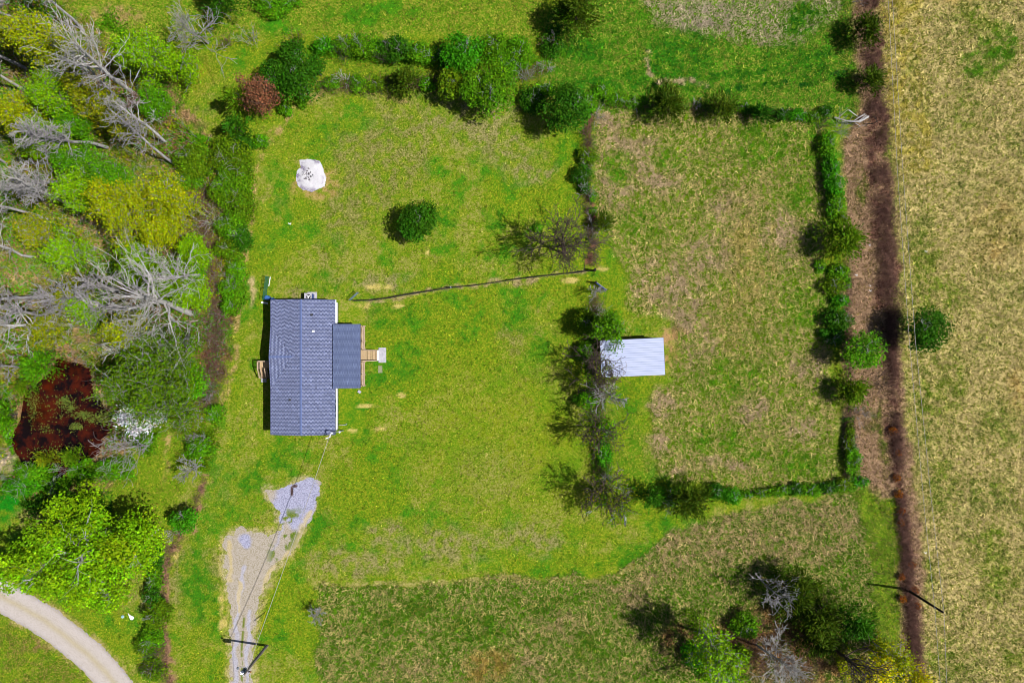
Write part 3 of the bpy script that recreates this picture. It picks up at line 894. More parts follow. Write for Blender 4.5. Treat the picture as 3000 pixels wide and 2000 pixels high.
# lapped siding boards on each wall, joined per wall
for nm, ax in (("wall", 0), ("wall", 1), ("wall", 2), ("wall", 3)):
    mb = MB(); nb = 11; z0 = .68; z1 = ZE - .02
    for i in range(nb):
        za = z0 + (z1 - z0) * i / nb; zb = z0 + (z1 - z0) * (i + 1) / nb
        o1, o2 = .025, .0
        if ax == 0: mb.quad((WXR + o1, WYB, za), (WXR + o1, WYT, za), (WXR + o2, WYT, zb), (WXR + o2, WYB, zb)).quad((WXR - .05, WYB, za), (WXR - .05, WYT, za), (WXR + o1, WYT, za), (WXR + o1, WYB, za))
        if ax == 1: mb.quad((WXL - o1, WYT, za), (WXL - o1, WYB, za), (WXL - o2, WYB, zb), (WXL - o2, WYT, zb))
        if ax == 2: mb.quad((WXR, WYT + o1, za), (WXL, WYT + o1, za), (WXL, WYT + o2, zb), (WXR, WYT + o2, zb))
        if ax == 3: mb.quad((WXL, WYB - o1, za), (WXR, WYB - o1, za), (WXR, WYB - o2, zb), (WXL, WYB - o2, zb))
    if ax == 2: mb.tri((WXL, WYT, z1), (WXR, WYT, z1), (XM, WYT, ZM - .06))
    if ax == 3: mb.tri((WXR, WYB, z1), (WXL, WYB, z1), (XM, WYB, ZM - .06))
    if ax == 1: mb.tri((WXL - .01, -5.5, z1), (WXL - .01, 1.6, z1), (WXL - .01, -1.98, z1 + .52))
    mb.build(nm, M['siding'], hs)
GY, GZ = -1.98, 3.36
def zmain(x): return ZM - abs(x - XM) * (ZM - ZE) / (XR - XM)
def zgab(y): return GZ - .165 * abs(y - GY)
GXR = XM - (ZM - GZ) / (ZM - ZE) * (XM - XL)
mb = MB()
yg = (GZ - ZE) / .165
mb.quad((XM, YT, ZM), (XM, YB, ZM), (XR, YB, ZE), (XR, YT, ZE))
mb.quad((XL, YT, ZE), (XL, GY + yg, ZE), (XM, GY + yg, ZM), (XM, YT, ZM))
mb.quad((XL, GY - yg, ZE), (XL, YB, ZE), (XM, YB, ZM), (XM, GY - yg, ZM))
mb.quad((XL, GY + yg, ZE), (GXR, GY, GZ), (XM, GY, ZM), (XM, GY + yg, ZM)); mb.quad((GXR, GY, GZ), (XL, GY - yg, ZE), (XM, GY - yg, ZM), (XM, GY, ZM))
mb.tri((XL, GY + yg, ZE), (XL, GY, GZ), (GXR, GY, GZ)); mb.tri((XL, GY, GZ), (XL, GY - yg, ZE), (GXR, GY, GZ))
mb.quad((XL + .01, YT, ZE - .02), (XR - .01, YT, ZE - .02), (XR - .01, YB, ZE - .02), (XL + .01, YB, ZE - .02))
rf = mb.build("roof", M['fascia'], hs)
def fascia(a, b):
    MB().bar(a, b, .04, .14).build("fascia_board", M['fascia'], hs)
dz = .075
fascia((XR + .022, YT, ZE - dz), (XR + .022, YB, ZE - dz)); fascia((XL - .022, YT, ZE - dz), (XL - .022, GY + yg, ZE - dz)); fascia((XL - .022, GY - yg, ZE - dz), (XL - .022, YB, ZE - dz))
for yy in (YT + .022, YB - .022):
    fascia((XL, yy, ZE - dz), (XM, yy, ZM - dz)); fascia((XM, yy, ZM - dz), (XR, yy, ZE - dz))
fascia((XL - .022, GY + yg, ZE - dz), (XL - .022, GY, GZ - dz)); fascia((XL - .022, GY, GZ - dz), (XL - .022, GY - yg, ZE - dz))


def shingles(parent, name, label=None, x0=0, x1=0, y0=0, y1=0, zf=None, skip=None, along_x=False, course=.20, tab=.24, cols=None, contrast=.12, gap=.03):
    V = []; C = []
    k = 0
    u = x0 if not along_x else y0; uend = x1 if not along_x else y1
    # courses step from the eave (u0) to the ridge
    nco = int(round(abs(uend - u) / course)); du = (uend - u) / nco
    v0, v1 = (y0, y1) if not along_x else (x0, x1)
    if v0 > v1: v0, v1 = v1, v0
    for i in range(nco):
        ua = u + du * i; ub = ua + du * 1.04
        v = v0 - (tab * .5 if i % 2 else 0); kk = 0
        while v < v1:
            w = tab; va, vb = max(v, v0), min(v + w - gap, v1); v += w
            if vb - va < .05: continue
            if skip and skip((ua + ub) / 2, (va + vb) / 2): continue
            lift = .03 + rnd.uniform(0, .012)
            kk += 1; c = cols[(kk + i) % 2]
            c = c * math.exp(rnd.gauss(0, contrast))
            if along_x:
                q = [(va, ua), (vb, ua), (vb, ub), (va, ub)]
            else:
                q = [(ua, va), (ua, vb), (ub, vb), (ub, va)]
            zz = [zf(*p) + (lift if j in (0, 1) else .006) for j, p in enumerate(q)]
            V.append([(p[0], p[1], z) for p, z in zip(q, zz)]); C.append(c)
            V.append([(q[0][0], q[0][1], zz[0] - .03), (q[1][0], q[1][1], zz[1] - .03), (q[1][0], q[1][1], zz[1]), (q[0][0], q[0][1], zz[0])]); C.append(c * .8)
    V = np.array(V).reshape(-1, 3); F = np.arange(len(V)).reshape(-1, 4)
    o = mesh_np(name, V, F, M['shingle'], parent, fcol=np.clip(np.array(C), .002, .8))
    o["kind"] = "stuff"
    return o


SCOL = (alb(152, 160, 196), alb(108, 117, 156))
ing = lambda x, y: zgab(y) > zmain(x) and x < XM
shingles(hs, "shingles", x0=XR, x1=XM + .14, y0=YB, y1=YT, zf=lambda x, y: zmain(x), cols=SCOL)
shingles(hs, "shingles", x0=XL, x1=XM - .14, y0=YB, y1=YT, zf=lambda x, y: zmain(x), skip=lambda x, y: ing(x, y), cols=SCOL)
shingles(hs, "shingles", y0=GY + yg, y1=GY + .12, x0=XL, x1=GXR + .3, zf=lambda x, y: zgab(y), skip=lambda u, v: not ing(v, u), along_x=True, cols=SCOL)
shingles(hs, "shingles", y0=GY - yg, y1=GY - .12, x0=XL, x1=GXR + .3, zf=lambda x, y: zgab(y), skip=lambda u, v: not ing(v, u), along_x=True, cols=SCOL)
M['ridge'] = flat_mat('ridge_shingle', alb(120, 138, 190), alb(98, 114, 166), 5, .9)
MB().quad((XM - .15, YT, ZM - .01), (XM, YT, ZM + .045), (XM, YB, ZM + .045), (XM - .15, YB, ZM - .01)).quad((XM, YT, ZM + .045), (XM + .15, YT, ZM - .01), (XM + .15, YB, ZM - .01), (XM, YB, ZM + .045)).build("ridge_cap", M['ridge'], hs)
MB().quad((XL, GY + .13, GZ - .0), (XL, GY, GZ + .04), (GXR + .2, GY, GZ + .04), (GXR + .2, GY + .13, GZ)).quad((XL, GY, GZ + .04), (XL, GY - .13, GZ), (GXR + .2, GY - .13, GZ), (GXR + .2, GY, GZ + .04)).build("ridge_cap", M['ridge'], hs)
for vx, vy, mt in ((913, 922, 'black'), (849, 1171, 'black'), (917, 970, 'white')):
    p = at(vx, vy, 3.4); z = zmain(p[0])
    vb = MB().tube([(p[0], p[1], z - .05), (p[0], p[1], z + .3)], .075, 8)
    vb.box((p[0], p[1], z + .035), (.34, .26, .03)); vb.build("roof_vent", M[mt], hs)
# window with shutters on the lawn side
yw = (1000 - 1197) / S * .975
wn_ = MB().box((WXR + .04, yw, 2.02), (.06, 1.0, 1.1)).build("window", M['white'], hs)
MB().box((WXR + .075, yw, 2.02), (.02, .86, .96)).build("pane", M['glass'], wn_).location = (0, 0, 0)
for s in (-1, 1):
    MB().box((WXR + .045, yw + s * .95, 2.02), (.05, .36, 1.15)).build("shutter", M['black'], hs)
# a pair of windows on the yard side under the gable, a door by each deck
for yy in (3.2, -7.6):
    w2 = MB().box((WXL - .04, yy, 2.0), (.06, 1.1, 1.0)).build("window", M['white'], hs); MB().box((WXL - .075, yy, 2.0), (.02, .95, .86)).build("pane", M['glass'], w2)
for xx, yy in ((WXR + .04, -1.85), (WXL - .04, -3.1)):
    d_ = MB().box((xx, yy, 1.75), (.06, .95, 2.05)).build("door", M['white'], hs); MB().box((xx + (.05 if xx > XM else -.05), yy + .35, 1.7), (.05, .06, .06)).build("door_handle", M['black'], d_)
# gutters and downspout
MB().bar((XR + .07, YT, ZE - .05), (XR + .07, 2.4, ZE - .05), .09).build("gutter", M['white'], hs)

# front porch: deck, railing, posts, roof
PXL, PXR, PYT, PYB = -23.16, -19.71, 2.26, -6.07
def zp(x): return 2.98 + (x - PXL) / (PXR - PXL) * (2.52 - 2.98)
pr_ = MB(); pr_.quad((PXL, PYT, zp(PXL)), (PXL, PYB, zp(PXL)), (PXR, PYB, zp(PXR)), (PXR, PYT, zp(PXR))).quad((PXL, PYB, zp(PXL) - .14), (PXL, PYT, zp(PXL) - .14), (PXR, PYT, zp(PXR) - .14), (PXR, PYB, zp(PXR) - .14))
pr_.quad((PXL, PYT, zp(PXL)), (PXL, PYT, zp(PXL) - .14), (PXL, PYB, zp(PXL) - .14), (PXL, PYB, zp(PXL))).quad((PXR, PYT, zp(PXR)), (PXR, PYB, zp(PXR)), (PXR, PYB, zp(PXR) - .14), (PXR, PYT, zp(PXR) - .14))
pr_.quad((PXL, PYT, zp(PXL)), (PXR, PYT, zp(PXR)), (PXR, PYT, zp(PXR) - .14), (PXL, PYT, zp(PXL) - .14)).quad((PXL, PYB, zp(PXL)), (PXL, PYB, zp(PXL) - .14), (PXR, PYB, zp(PXR) - .14), (PXR, PYB, zp(PXR)))
pr_.build("porch_roof", M['fascia'], hs)
shingles(hs, "porch_shingles", x0=PXR, x1=PXL, y0=PYB, y1=PYT, zf=lambda x, y: zp(x), cols=(alb(118, 132, 170), alb(106, 119, 158)), course=.16, tab=.5, contrast=.06, gap=.02)
DX, DZ = -19.52, .70
dk = root("porch_deck", (-21.2, -1.9, 0), "tan wooden front porch deck with baluster railing under the porch roof", "porch")
nb = 24
for i in range(nb):
    x = WXR + .12 + (DX - WXR - .16) * (i + .5) / nb
    MB().box((x, -1.9, DZ - .02), ((DX - WXR - .16) / nb - .012, 8.05, .035)).build("deck_board", M['lumber'], dk)
for x in (-22.9, -21.2, DX - .06):
    MB().box((x, -1.9, .58), (.05, 8.0, .16)).build("joist", M['rail'], dk)
for y in (2.05, .02, -1.02, -2.72, -4.4, -5.86):
    MB().box((DX - .05, y, .86), (.1, .1, 1.72)).build("railing_post", M['rail'], dk)
for y in (2.05, -1.02, -2.72, -5.86):
    MB().box((-19.86, y, 1.6), (.11, .11, 1.76)).build("roof_post", M['rail'], dk)
for ya, yb in ((2.05, -1.02), (-2.72, -5.86)):
    MB().box((DX - .05, (ya + yb) / 2, 1.71), (.16, abs(ya - yb) + .1, .05)).build("top_rail", M['rail'], dk)
    MB().box((DX - .05, (ya + yb) / 2, .82), (.06, abs(ya - yb), .06)).build("bottom_rail", M['rail'], dk)
    nbal = int(abs(ya - yb) / .14)
    proto = None
    for k in range(1, nbal):
        y = ya + (yb - ya) * k / nbal
        if proto is None:
            proto = MB().box((DX - .05, y, 1.26), (.045, .045, .84)).build("baluster", M['rail'], dk); y0_ = y
        else:
            q = proto.copy(); q.location = (0, y - y0_, 0); COL.objects.link(q)
for ya in (2.05, -5.86):
    MB().box((-21.3, ya, 1.71), (3.5, .12, .05)).build("top_rail", M['rail'], dk)
    proto = None
    for k in range(1, 24):
        x = -23.0 + 3.4 * k / 24
        if proto is None: proto = MB().box((x, ya, 1.22), (.045, .045, .96)).build("baluster", M['rail'], dk); x0_ = x
        else:
            q = proto.copy(); q.location = (x - x0_, 0, 0); COL.objects.link(q)
# stairs
st = root("porch_stairs", (-18.7, -1.87, 0), "tan wooden stairs running from the front porch down to the concrete pad", "stairs")
ns = 5; sx0, sx1 = -19.5, -17.95
for i in range(ns):
    z = DZ * (1 - (i + .3) / ns); xa = sx0 + (sx1 - sx0) * i / ns; w = (sx1 - sx0) / ns
    for j in range(2):
        MB().box((xa + w * (j + .5) / 2, -1.86, z - .02), (w / 2 - .025, 1.24, .04)).build("tread", M['lumber'], st)
    MB().box((xa + .02, -1.86, z - .1), (.03, 1.2, .13)).build("riser", M['white'], st)
MB().box((-17.9, -1.86, .06), (.3, 1.4, .12)).build("bottom_step", M['white'], st)
for s in (-1, 1):
    y = -1.86 + s * .66
    MB().bar((sx0, y, DZ - .12), (sx1, y, .04), .05, .24).build("stringer", M['white'], st)
    MB().bar((sx0 - .02, y + s * .03, DZ + .95), (sx1 - .02, y + s * .03, .98), .09, .05).build("handrail", M['rail'], st)
    MB().box((sx1 - .04, y + s * .03, .5), (.09, .09, 1.0)).build("newel_post", M['rail'], st)
    MB().bar((sx0, y + s * .03, DZ + .15), (sx1 - .02, y + s * .03, .2), .04).build("bottom_rail", M['rail'], st)
o = MB().box((-17.33, -1.83, .05), (1.0, 2.0, .1)).build("concrete_pad", M['concrete']); tag(o, "pale rectangular concrete pad at the foot of the porch stairs", "slab")
o = MB().box(tuple(at(1114, 1081.5, 0) + np.array((0, 0, .03))), (.56, .95, .06), .03).build("stepping_stone", M['stone']); tag(o, "mossy rectangular paving slab in the grass beside the concrete pad", "slab")
c = at(1053, 1147, 0)
o = MB().box((c[0], c[1], .04), (.44, .36, .08), -.6).box((c[0], c[1], .11), (.38, .3, .06), -.6).build("splash_block", M['concrete']); tag(o, "small tilted white block in the grass by the porch's south corner", "block")

# back deck and its stairs (left side)
bd = root("back_deck", (-32.3, -3.3, 0), "small tan wooden deck and stairs at the back door of the house", "deck")
X0, X1, Y0, Y1, ZD = -33.4, -31.05, -2.6, -3.55, .85
nb = 10
for i in range(nb):
    x = X0 + (X1 - X0) * (i + .5) / nb
    MB().box((x, (Y0 + Y1) / 2, ZD), ((X1 - X0) / nb - .012, Y0 - Y1, .04)).build("deck_board", M['lumber'], bd)
for x, y, h in ((X0, Y0, 1.75), (X1, Y0, 1.75), (X0, Y1, 1.75), (-32.5, Y1, 1.75), (-33.4, -4.85, 1.0), (-32.5, -4.85, 1.0)):
    MB().box((x, y, h / 2), (.1, .1, h)).build("post", M['rail'], bd)
MB().box(((X0 + X1) / 2, Y0, 1.77), (X1 - X0 + .1, .12, .05)).build("top_rail", M['rail'], bd)
MB().box((X0, (Y0 + Y1) / 2, 1.77), (.12, Y0 - Y1 + .1, .05)).build("top_rail", M['rail'], bd)
for k in range(1, 9):
    MB().box((X0, Y0 + (Y1 - Y0) * k / 9, 1.3), (.045, .045, .9)).build("baluster", M['rail'], bd)
for k in range(1, 13):
    MB().box((X0 + (X1 - X0) * k / 13, Y0, 1.3), (.045, .045, .9)).build("baluster", M['rail'], bd)
for i in range(5):
    y = Y1 - .12 - i * .27
    MB().box((-32.95, y, ZD - .15 - i * .165), (.86, .25, .04)).build("tread", M['lumber'], bd)
for x in (-33.4, -32.5):
    MB().bar((x, Y1, 1.75), (x, -4.85, 1.0), .09, .05).build("handrail", M['rail'], bd)
    MB().bar((x, Y1, ZD - .1), (x, -4.9, .05), .05, .22).build("stringer", M['rail'], bd)
    for k in range(1, 9):
        t_ = k / 9; MB().box((x, Y1 + (-4.85 - Y1) * t_, .95 + .42 * (1 - t_) * 1.6 - .1), (.04, .04, .75)).build("baluster", M['rail'], bd)
o = MB().box((-33.2, -5.2, .04), (.72, .5, .08)).build("back_step_pad", M['concrete']); tag(o, "small white concrete pad below the back deck stairs", "slab")

# air conditioner
ac = root("air_conditioner", (-26.9, 5.95, 0), "pale square air conditioning unit with round fan beside the roof's north end", "air conditioner")
MB().box((-26.7, 6.02, .05), (1.25, 1.15, .1)).build("pad", M['concrete'], ac)
MB().box((-26.98, 5.95, .58), (.92, .82, .95)).build("cabinet", M['galv'], ac)
MB().box((-26.98, 5.95, 1.065), (.98, .88, .03)).build("top_panel", M['concrete'], ac)
MB().tube([(-26.92, 5.93, 1.075), (-26.92, 5.93, 1.095)], .31, 20).build("fan_opening", M['black'], ac)
fb = MB()
for k in range(3):
    a = 2.1 * k + .4; fb.bar((-26.92, 5.93, 1.11), (-26.92 + .26 * math.cos(a), 5.93 + .26 * math.sin(a), 1.11), .13, .012)
fb.tube([(-26.92, 5.93, 1.09), (-26.92, 5.93, 1.14)], .08, 10); fb.build("fan", M['white'], ac)
MB().box((-26.42, 5.95, .55), (.05, .7, .85)).build("louvre_panel", M['blue'], ac)

# blue barrels
for bx, by, rr_, lb in ((781, 872, .33, "larger blue plastic barrel at the roof's north west corner"), (797, 877, .24, "smaller blue barrel tucked under the north west eave")):
    c = at(bx, by, .9); b_ = root("barrel", (c[0], c[1], 0), lb, "barrel")
    MB().tube([(c[0], c[1], 0), (c[0], c[1], .1), (c[0], c[1], .45), (c[0], c[1], .8), (c[0], c[1], .88)], [rr_ * .92, rr_, rr_ * 1.04, rr_, rr_ * .92], 18).build("drum", M['barrel'], b_)
    MB().tube([(c[0], c[1], .88), (c[0], c[1], .91)], rr_ * .8, 18).build("lid", M['barrel'], b_)
# green gate leaning upright beside them
ga, gb = at(788, 811), at(779, 879)
gt = root("green_gate", ((ga[0] + gb[0]) / 2, (ga[1] + gb[1]) / 2, 0), "green tubular farm gate standing upright at the house's north west corner", "gate")
hgt = 1.25
MB().tube([ga + (0, 0, .08), ga + (0, 0, hgt)], .035, 6).build("end_tube", M['greenmetal'], gt); MB().tube([gb + (0, 0, .08), gb + (0, 0, hgt)], .035, 6).build("end_tube", M['greenmetal'], gt)
mid = (ga + gb) / 2; MB().tube([mid + (0, 0, .08), mid + (0, 0, hgt)], .025, 6).build("middle_tube", M['greenmetal'], gt)
for k in range(8):
    z = .1 + (hgt - .1) * k / 7
    MB().tube([ga + (0, 0, z), gb + (0, 0, z)], .03 if k in (0, 7) else .022, 6).build("cross_tube", M['greenmetal'], gt)
d_ = (gb - ga) / np.linalg.norm(gb - ga)
o = MB().bar(ga + (.2, 0, .05), (ga + gb) / 2 + (.2, .3, .05), .09, .06).build("pale_plank", M['white']); tag(o, "pale board lying in the grass along the green gate", "board")
o = MB().box(tuple(at(775, 887, .05)), (.9, .22, .1), -.15).build("white_board", M['white']); tag(o, "short white board on the ground beside the blue barrel", "board")

# service mast at the south east corner
ms = root("service_mast", at(1006, 1261), "pale electric service mast with meter box at the house's south corner", "mast")
b0 = at(1006, 1261); top = b0 + (-.3, .3, 4.4)
MB().tube([b0, top], .06, 8).build("mast", M['galv'], ms)
MB().tube([top, top + (-.1, -.05, .14), top + (-.3, -.12, .02)], [.09, .1, .07], 8).build("weatherhead", M['white'], ms)
MB().box(b0 + (-.12, .05, 1.5), (.16, .3, .5), .6).build("meter_box", M['white'], ms)
MB().bar(b0 + (-.15, .15, 3.2), np.array((XR - .1, -11.5, 2.55)), .05).build("brace", M['galv'], ms)
for k in range(3):
    MB().tube([top + (-.3, -.12, 0), top + (-.45 + k * .1, -.5, -.35 + .05 * k), top + (-.9 + .1 * k, -.75, .15 - .1 * k)], .03, 5).build("cable", M['white'], ms)
# bent downspout
o = MB().tube([(WXR + .1, -11.1, .25), (WXR + .5, -11.15, .2), (WXR + 1.05, -11.1, .1), (WXR + 1.15, -10.95, .06)], .05, 6).build("downspout_end", M['galv']); tag(o, "grey downspout pipe sticking out from the wall near the service mast", "pipe")

# ------------------------------------------------------------------ the shed
sc_ = [at(1757.5, 997.5, 2.9), at(1943.5, 989, 2.9), at(1948.5, 1097.5, 2.5), at(1762, 1105, 2.5)]   # NW, NE, SE, SW roof corners
NW, NE, SE, SW = sc_
sh = root("shed", tuple(((NW + SE) / 2 * (1, 1, 0))), "open pole shed with a pale ribbed metal roof in the paddock corner", "shed")
ce = (NW + SE) / 2
ins = [c + (ce - c) * .06 for c in sc_]
for c in ins + [(ins[0] + ins[1]) / 2, (ins[2] + ins[3]) / 2]:
    MB().box((c[0], c[1], (c[2] - .1) / 2), (.15, .15, c[2] - .1)).build("post", M['wood'], sh)
def wallq(a, b, nm):
    n = 12
    for i in range(n):
        p = a + (b - a) * i / n; q = a + (b - a) * (i + .96) / n
        off = np.array((0, 0, 1.0)); mbx = MB()
        u = (b - a) / np.linalg.norm(b - a); w = np.array((-u[1], u[0], 0)) * .015
        for s_ in (1, -1):
            mbx.quad(p * (1, 1, 0) + w * s_ + (0, 0, .05), q * (1, 1, 0) + w * s_ + (0, 0, .05), q * (1, 1, 0) + w * s_ + (0, 0, q[2] - .15), p * (1, 1, 0) + w * s_ + (0, 0, p[2] - .15))
        mbx.build(nm, M['wood'], sh)
wallq(ins[0], ins[1], "wall_board"); wallq(ins[0], ins[3], "wall_board"); wallq(ins[1], ins[2], "wall_board")
for a, b in ((ins[0], ins[1]), (ins[3], ins[2])):
    MB().bar(a - (0, 0, .1), b - (0, 0, .1), .08, .14).build("beam", M['wood'], sh)
npan = 8
for i in range(npan):
    t0, t1 = i / npan, (i + 1) / npan
    a, b = NW + (SW - NW) * t0, NE + (SE - NE) * t0; c, d = NE + (SE - NE) * t1, NW + (SW - NW) * t1
    # each sheet in three lengths, slightly lapped
    mbp = MB()
    for j, (s0, s1) in enumerate(((0, .345), (.335, .675), (.665, 1.0))):
        lift = .012 * (2 - j)
        mbp.quad(a + (b - a) * s0 + (0, 0, .02 + lift), d + (c - d) * s0 + (0, 0, .015 + lift), d + (c - d) * s1 + (0, 0, .015 + lift), a + (b - a) * s1 + (0, 0, .02 + lift))
    mbp.build("roof_panel", M['tin'], sh)
    for tt, w in ((t0 + .003, .05), ((t0 + t1) / 2, .03)):
        p, q = NW + (SW - NW) * tt, NE + (SE - NE) * tt
        MB().bar(p + (0, 0, .055), q + (0, 0, .055), w, .035).build("roof_rib", M['tin_rib'], sh)
for a, b in ((NW, NE), (SW, SE), (NW, SW), (NE, SE)):
    MB().bar(a - (0, 0, .05), b - (0, 0, .05), .05, .12).build("trim_board", M['wood'], sh)

# ------------------------------------------------------------------ poles and lines
# pole beside the driveway
pb = at(783, 1890); ptop = pb + (0, 0, 8.0)
pl = root("power_pole", pb, "grey power pole with transformer and street lamp beside the driveway", "pole")
MB().tube([pb, pb + (0, 0, 4), ptop], [.17, .15, .12], 12).build("shaft", M['pole'], pl)
MB().tube([pb + (-.5, -.1, 6.3), pb + (-.5, -.1, 7.25)], .24, 16).build("transformer", M['blue'], pl)
MB().tube([pb + (-.5, -.1, 7.25), pb + (-.5, -.1, 7.32)], .25, 16).build("transformer_lid", M['white'], pl)
for k in (-1, 1): MB().tube([pb + (-.5 + .1 * k, -.1, 7.32), pb + (-.5 + .1 * k, -.1, 7.52)], .04, 8).build("bushing", M['white'], pl)
MB().bar(pb + (-.1, 0, 6.5), pb + (-.5, -.1, 6.5), .06).build("bracket", M['galv'], pl)
MB().tube([pb + (-.05, .1, 6.6), pb + (-.45, .6, 7.2), pb + (-.95, .62, 7.25), pb + (-1.15, .3, 7.0)], .035, 6).build("lamp_arm", M['galv'], pl)
MB().tube([pb + (-1.15, .3, 7.0), pb + (-1.17, .26, 6.85)], [.08, .17], 10).build("lamp_head", M['galv'], pl)
MB().bar(pb + (.1, 0, 7.0), pb + (.55, -.1, 7.0), .06).build("insulator_arm", M['wood'], pl)
MB().tube([pb + (.5, -.1, 7.0), pb + (.5, -.1, 7.2)], [.09, .05], 8).build("insulator", M['orange'], pl)
MB().tube([pb + (.3, -.06, 7.0), pb + (.3, -.06, 7.2)], [.09, .05], 8).build("insulator", M['black'], pl)
MB().tube([ptop, ptop + (0, 0, .25)], [.07, .05], 8).build("pole_cap_insulator", M['white'], pl)
for k in range(7):
    z = 1 + k * .85; MB().tube([pb + (-.15, .1, z), pb + (-.26, .16, z + .2), pb + (-.15, .1, z + .45)], .022, 5).build("conduit_loop", M['black'], pl)
MB().tube([pb + (-.15, .1, .1), pb + (-.14, .1, 7.0)], .03, 6).build("ground_cable", M['white'], pl)
# guy wire
ga_ = at(779, 1790)
gy_ = root("guy_wire", ga_, "guy wire with bright yellow guard anchored in the grass north of the power pole", "guy wire")
tp = pb + (0, .12, 6.9); dv = (tp - ga_) / np.linalg.norm(tp - ga_)
MB().tube([ga_, ga_ + dv * 2.7], .05, 6).build("guard", M['yellow'], gy_)
MB().tube([ga_ + dv * 2.7, tp], .012, 4).build("cable", M['wire'], gy_)
MB().tube([ga_, ga_ - (0, 0, .1)], .05, 6).build("anchor", M['galv'], gy_)
def sag(a, b, s, n=14):
    a = np.array(a, float); b = np.array(b, float)
    return [a + (b - a) * t - np.array((0, 0, s * 4 * t * (1 - t))) for t in np.linspace(0, 1, n)]
o = MB().tube(sag(pb + (0, .1, 7.0), top + (-.3, -.12, 0), .7), .03, 5).build("service_cable", M['wire']); tag(o, "thin service cable from the power pole to the house's mast", "cable")
o = MB().tube(sag(pb + (.5, -.1, 7.2), pb + (1.0, -22, 8.2), .5), .022, 4).build("supply_wire", M['wire']); tag(o, "wire leaving the power pole over the bottom edge", "wire")
# dark pole by the bramble strip
qb = at(2655, 1725)
qp = root("power_pole", qb, "tall dark wooden pole on the bramble strip carrying the long wires", "pole")
MB().tube([qb, qb + (0, 0, 4), qb + (0, 0, 7.75)], [.17, .15, .12], 12).build("shaft", M['polebrown'], qp)
MB().tube([qb + (0, 0, 7.75), qb + (0, 0, 7.98)], [.06, .04], 8).build("insulator", M['polebrown'], qp)
MB().tube([qb + (-.12, 0, 6.6), qb + (-.3, 0, 6.6)], [.05, .05], 8).build("side_insulator", M['white'], qp)
# two long wires: pass the pole top and side, run off both ends of the photo
hz = lambda px, py, z: at(px, py, z)
w2 = [hz(2612, -40, 8.4), hz(2645, 500, 7.9), hz(2682, 1000, 7.6), hz(2727, 1450, 7.6), qb + (0, 0, 7.95), hz(2776, 2060, 8.2)]
w1 = [hz(2600, -40, 7.4), hz(2629, 500, 6.9), hz(2664, 1000, 6.6), hz(2709, 1500, 6.5), qb + (-.3, 0, 6.62), hz(2759, 2060, 6.9)]
o = MB().tube(w2, .026, 5).build("overhead_wire", M['wire']); tag(o, "right hand overhead wire running down the east field over the pole top", "wire", "overhead wires of the east field")
o = MB().tube(w1, .026, 5).build("overhead_wire", M['wire']); tag(o, "left hand overhead wire, lower on the dark pole, along the bramble strip", "wire", "overhead wires of the east field")

# ------------------------------------------------------------------ fences and gates
FP = [(1036, 881), (1085, 880), (1140, 873), (1200, 862), (1260, 853), (1322, 843), (1380, 838), (1440, 830), (1500, 820), (1560, 812), (1620, 806), (1680, 800), (1740, 793)]
fw = root("wire_fence", at(1322, 843), "low woven wire fence crossing the back lawn from the house towards the paddock", "fence")
pts = [at(*p) for p in FP]
for i, p in enumerate(pts):
    if i in (5,): MB().box(p + (0, 0, .6), (.16, .16, 1.2)).build("fence_post", M['galv'], fw)
    elif i in (len(pts) - 1,): MB().box(p + (0, 0, .85), (.26, .26, 1.7)).build("fence_post", M['polebrown'], fw)
    else: MB().tube([p, p + (rnd.uniform(-.05, .05), 0, 1.0)], .025, 5).build("fence_post", M['wood'], fw)
for k in range(7):
    z = .06 + .14 * k
    MB().tube([p + (rnd.uniform(-.05, .05), rnd.uniform(-.06, .06), z + rnd.uniform(-.04, .04)) for p in pts], .016, 4).build("fence_wire", M['black'], fw)
mbw = MB()
for i in range(len(pts) - 1):
    L_ = np.linalg.norm(pts[i + 1] - pts[i]); n_ = int(L_ / .3)
    for k in range(n_):
        p = pts[i] + (pts[i + 1] - pts[i]) * (k / n_); mbw.tube([p + (0, 0, .05), p + (rnd.uniform(-.03, .03), rnd.uniform(-.03, .03), .92)], .010, 3, False)
o = mbw.build("fence_mesh", M['black'], fw); o["kind"] = "stuff"
o.name = "woven_wire"
# small gate at its west end
a, b = at(1028, 880), at(1052, 858)
sg_ = root("small_gate", a, "small swung open metal gate at the west end of the lawn fence", "gate")
for p in (a, b): MB().tube([p + (0, 0, .05), p + (0, 0, 1.25)], .035, 6).build("end_tube", M['galv'], sg_)
for k in range(6): MB().tube([a + (0, 0, .12 + .22 * k), b + (0, 0, .12 + .22 * k)], .025, 6).build("cross_tube", M['galv' if k % 2 else 'greenmetal'], sg_)
# leaning gate by the paddock entrance
a, b = at(1745, 829), at(1774, 851)
lg = root("metal_gate", a, "dark tubular gate swung open at the paddock entrance below the lone post", "gate")
for p in (a, b): MB().tube([p + (0, 0, .05), p + (0, 0, 1.3)], .04, 6).build("end_tube", M['galv'], lg)
for k in range(6): MB().tube([a + (0, 0, .12 + .235 * k), b + (0, 0, .12 + .235 * k)], .035, 6).build("cross_tube", M['galv' if k == 5 else 'blue'], lg)
MB().box(a + (-.12, .05, .75), (.18, .18, 1.5)).build("gate_post", M['polebrown'], lg)
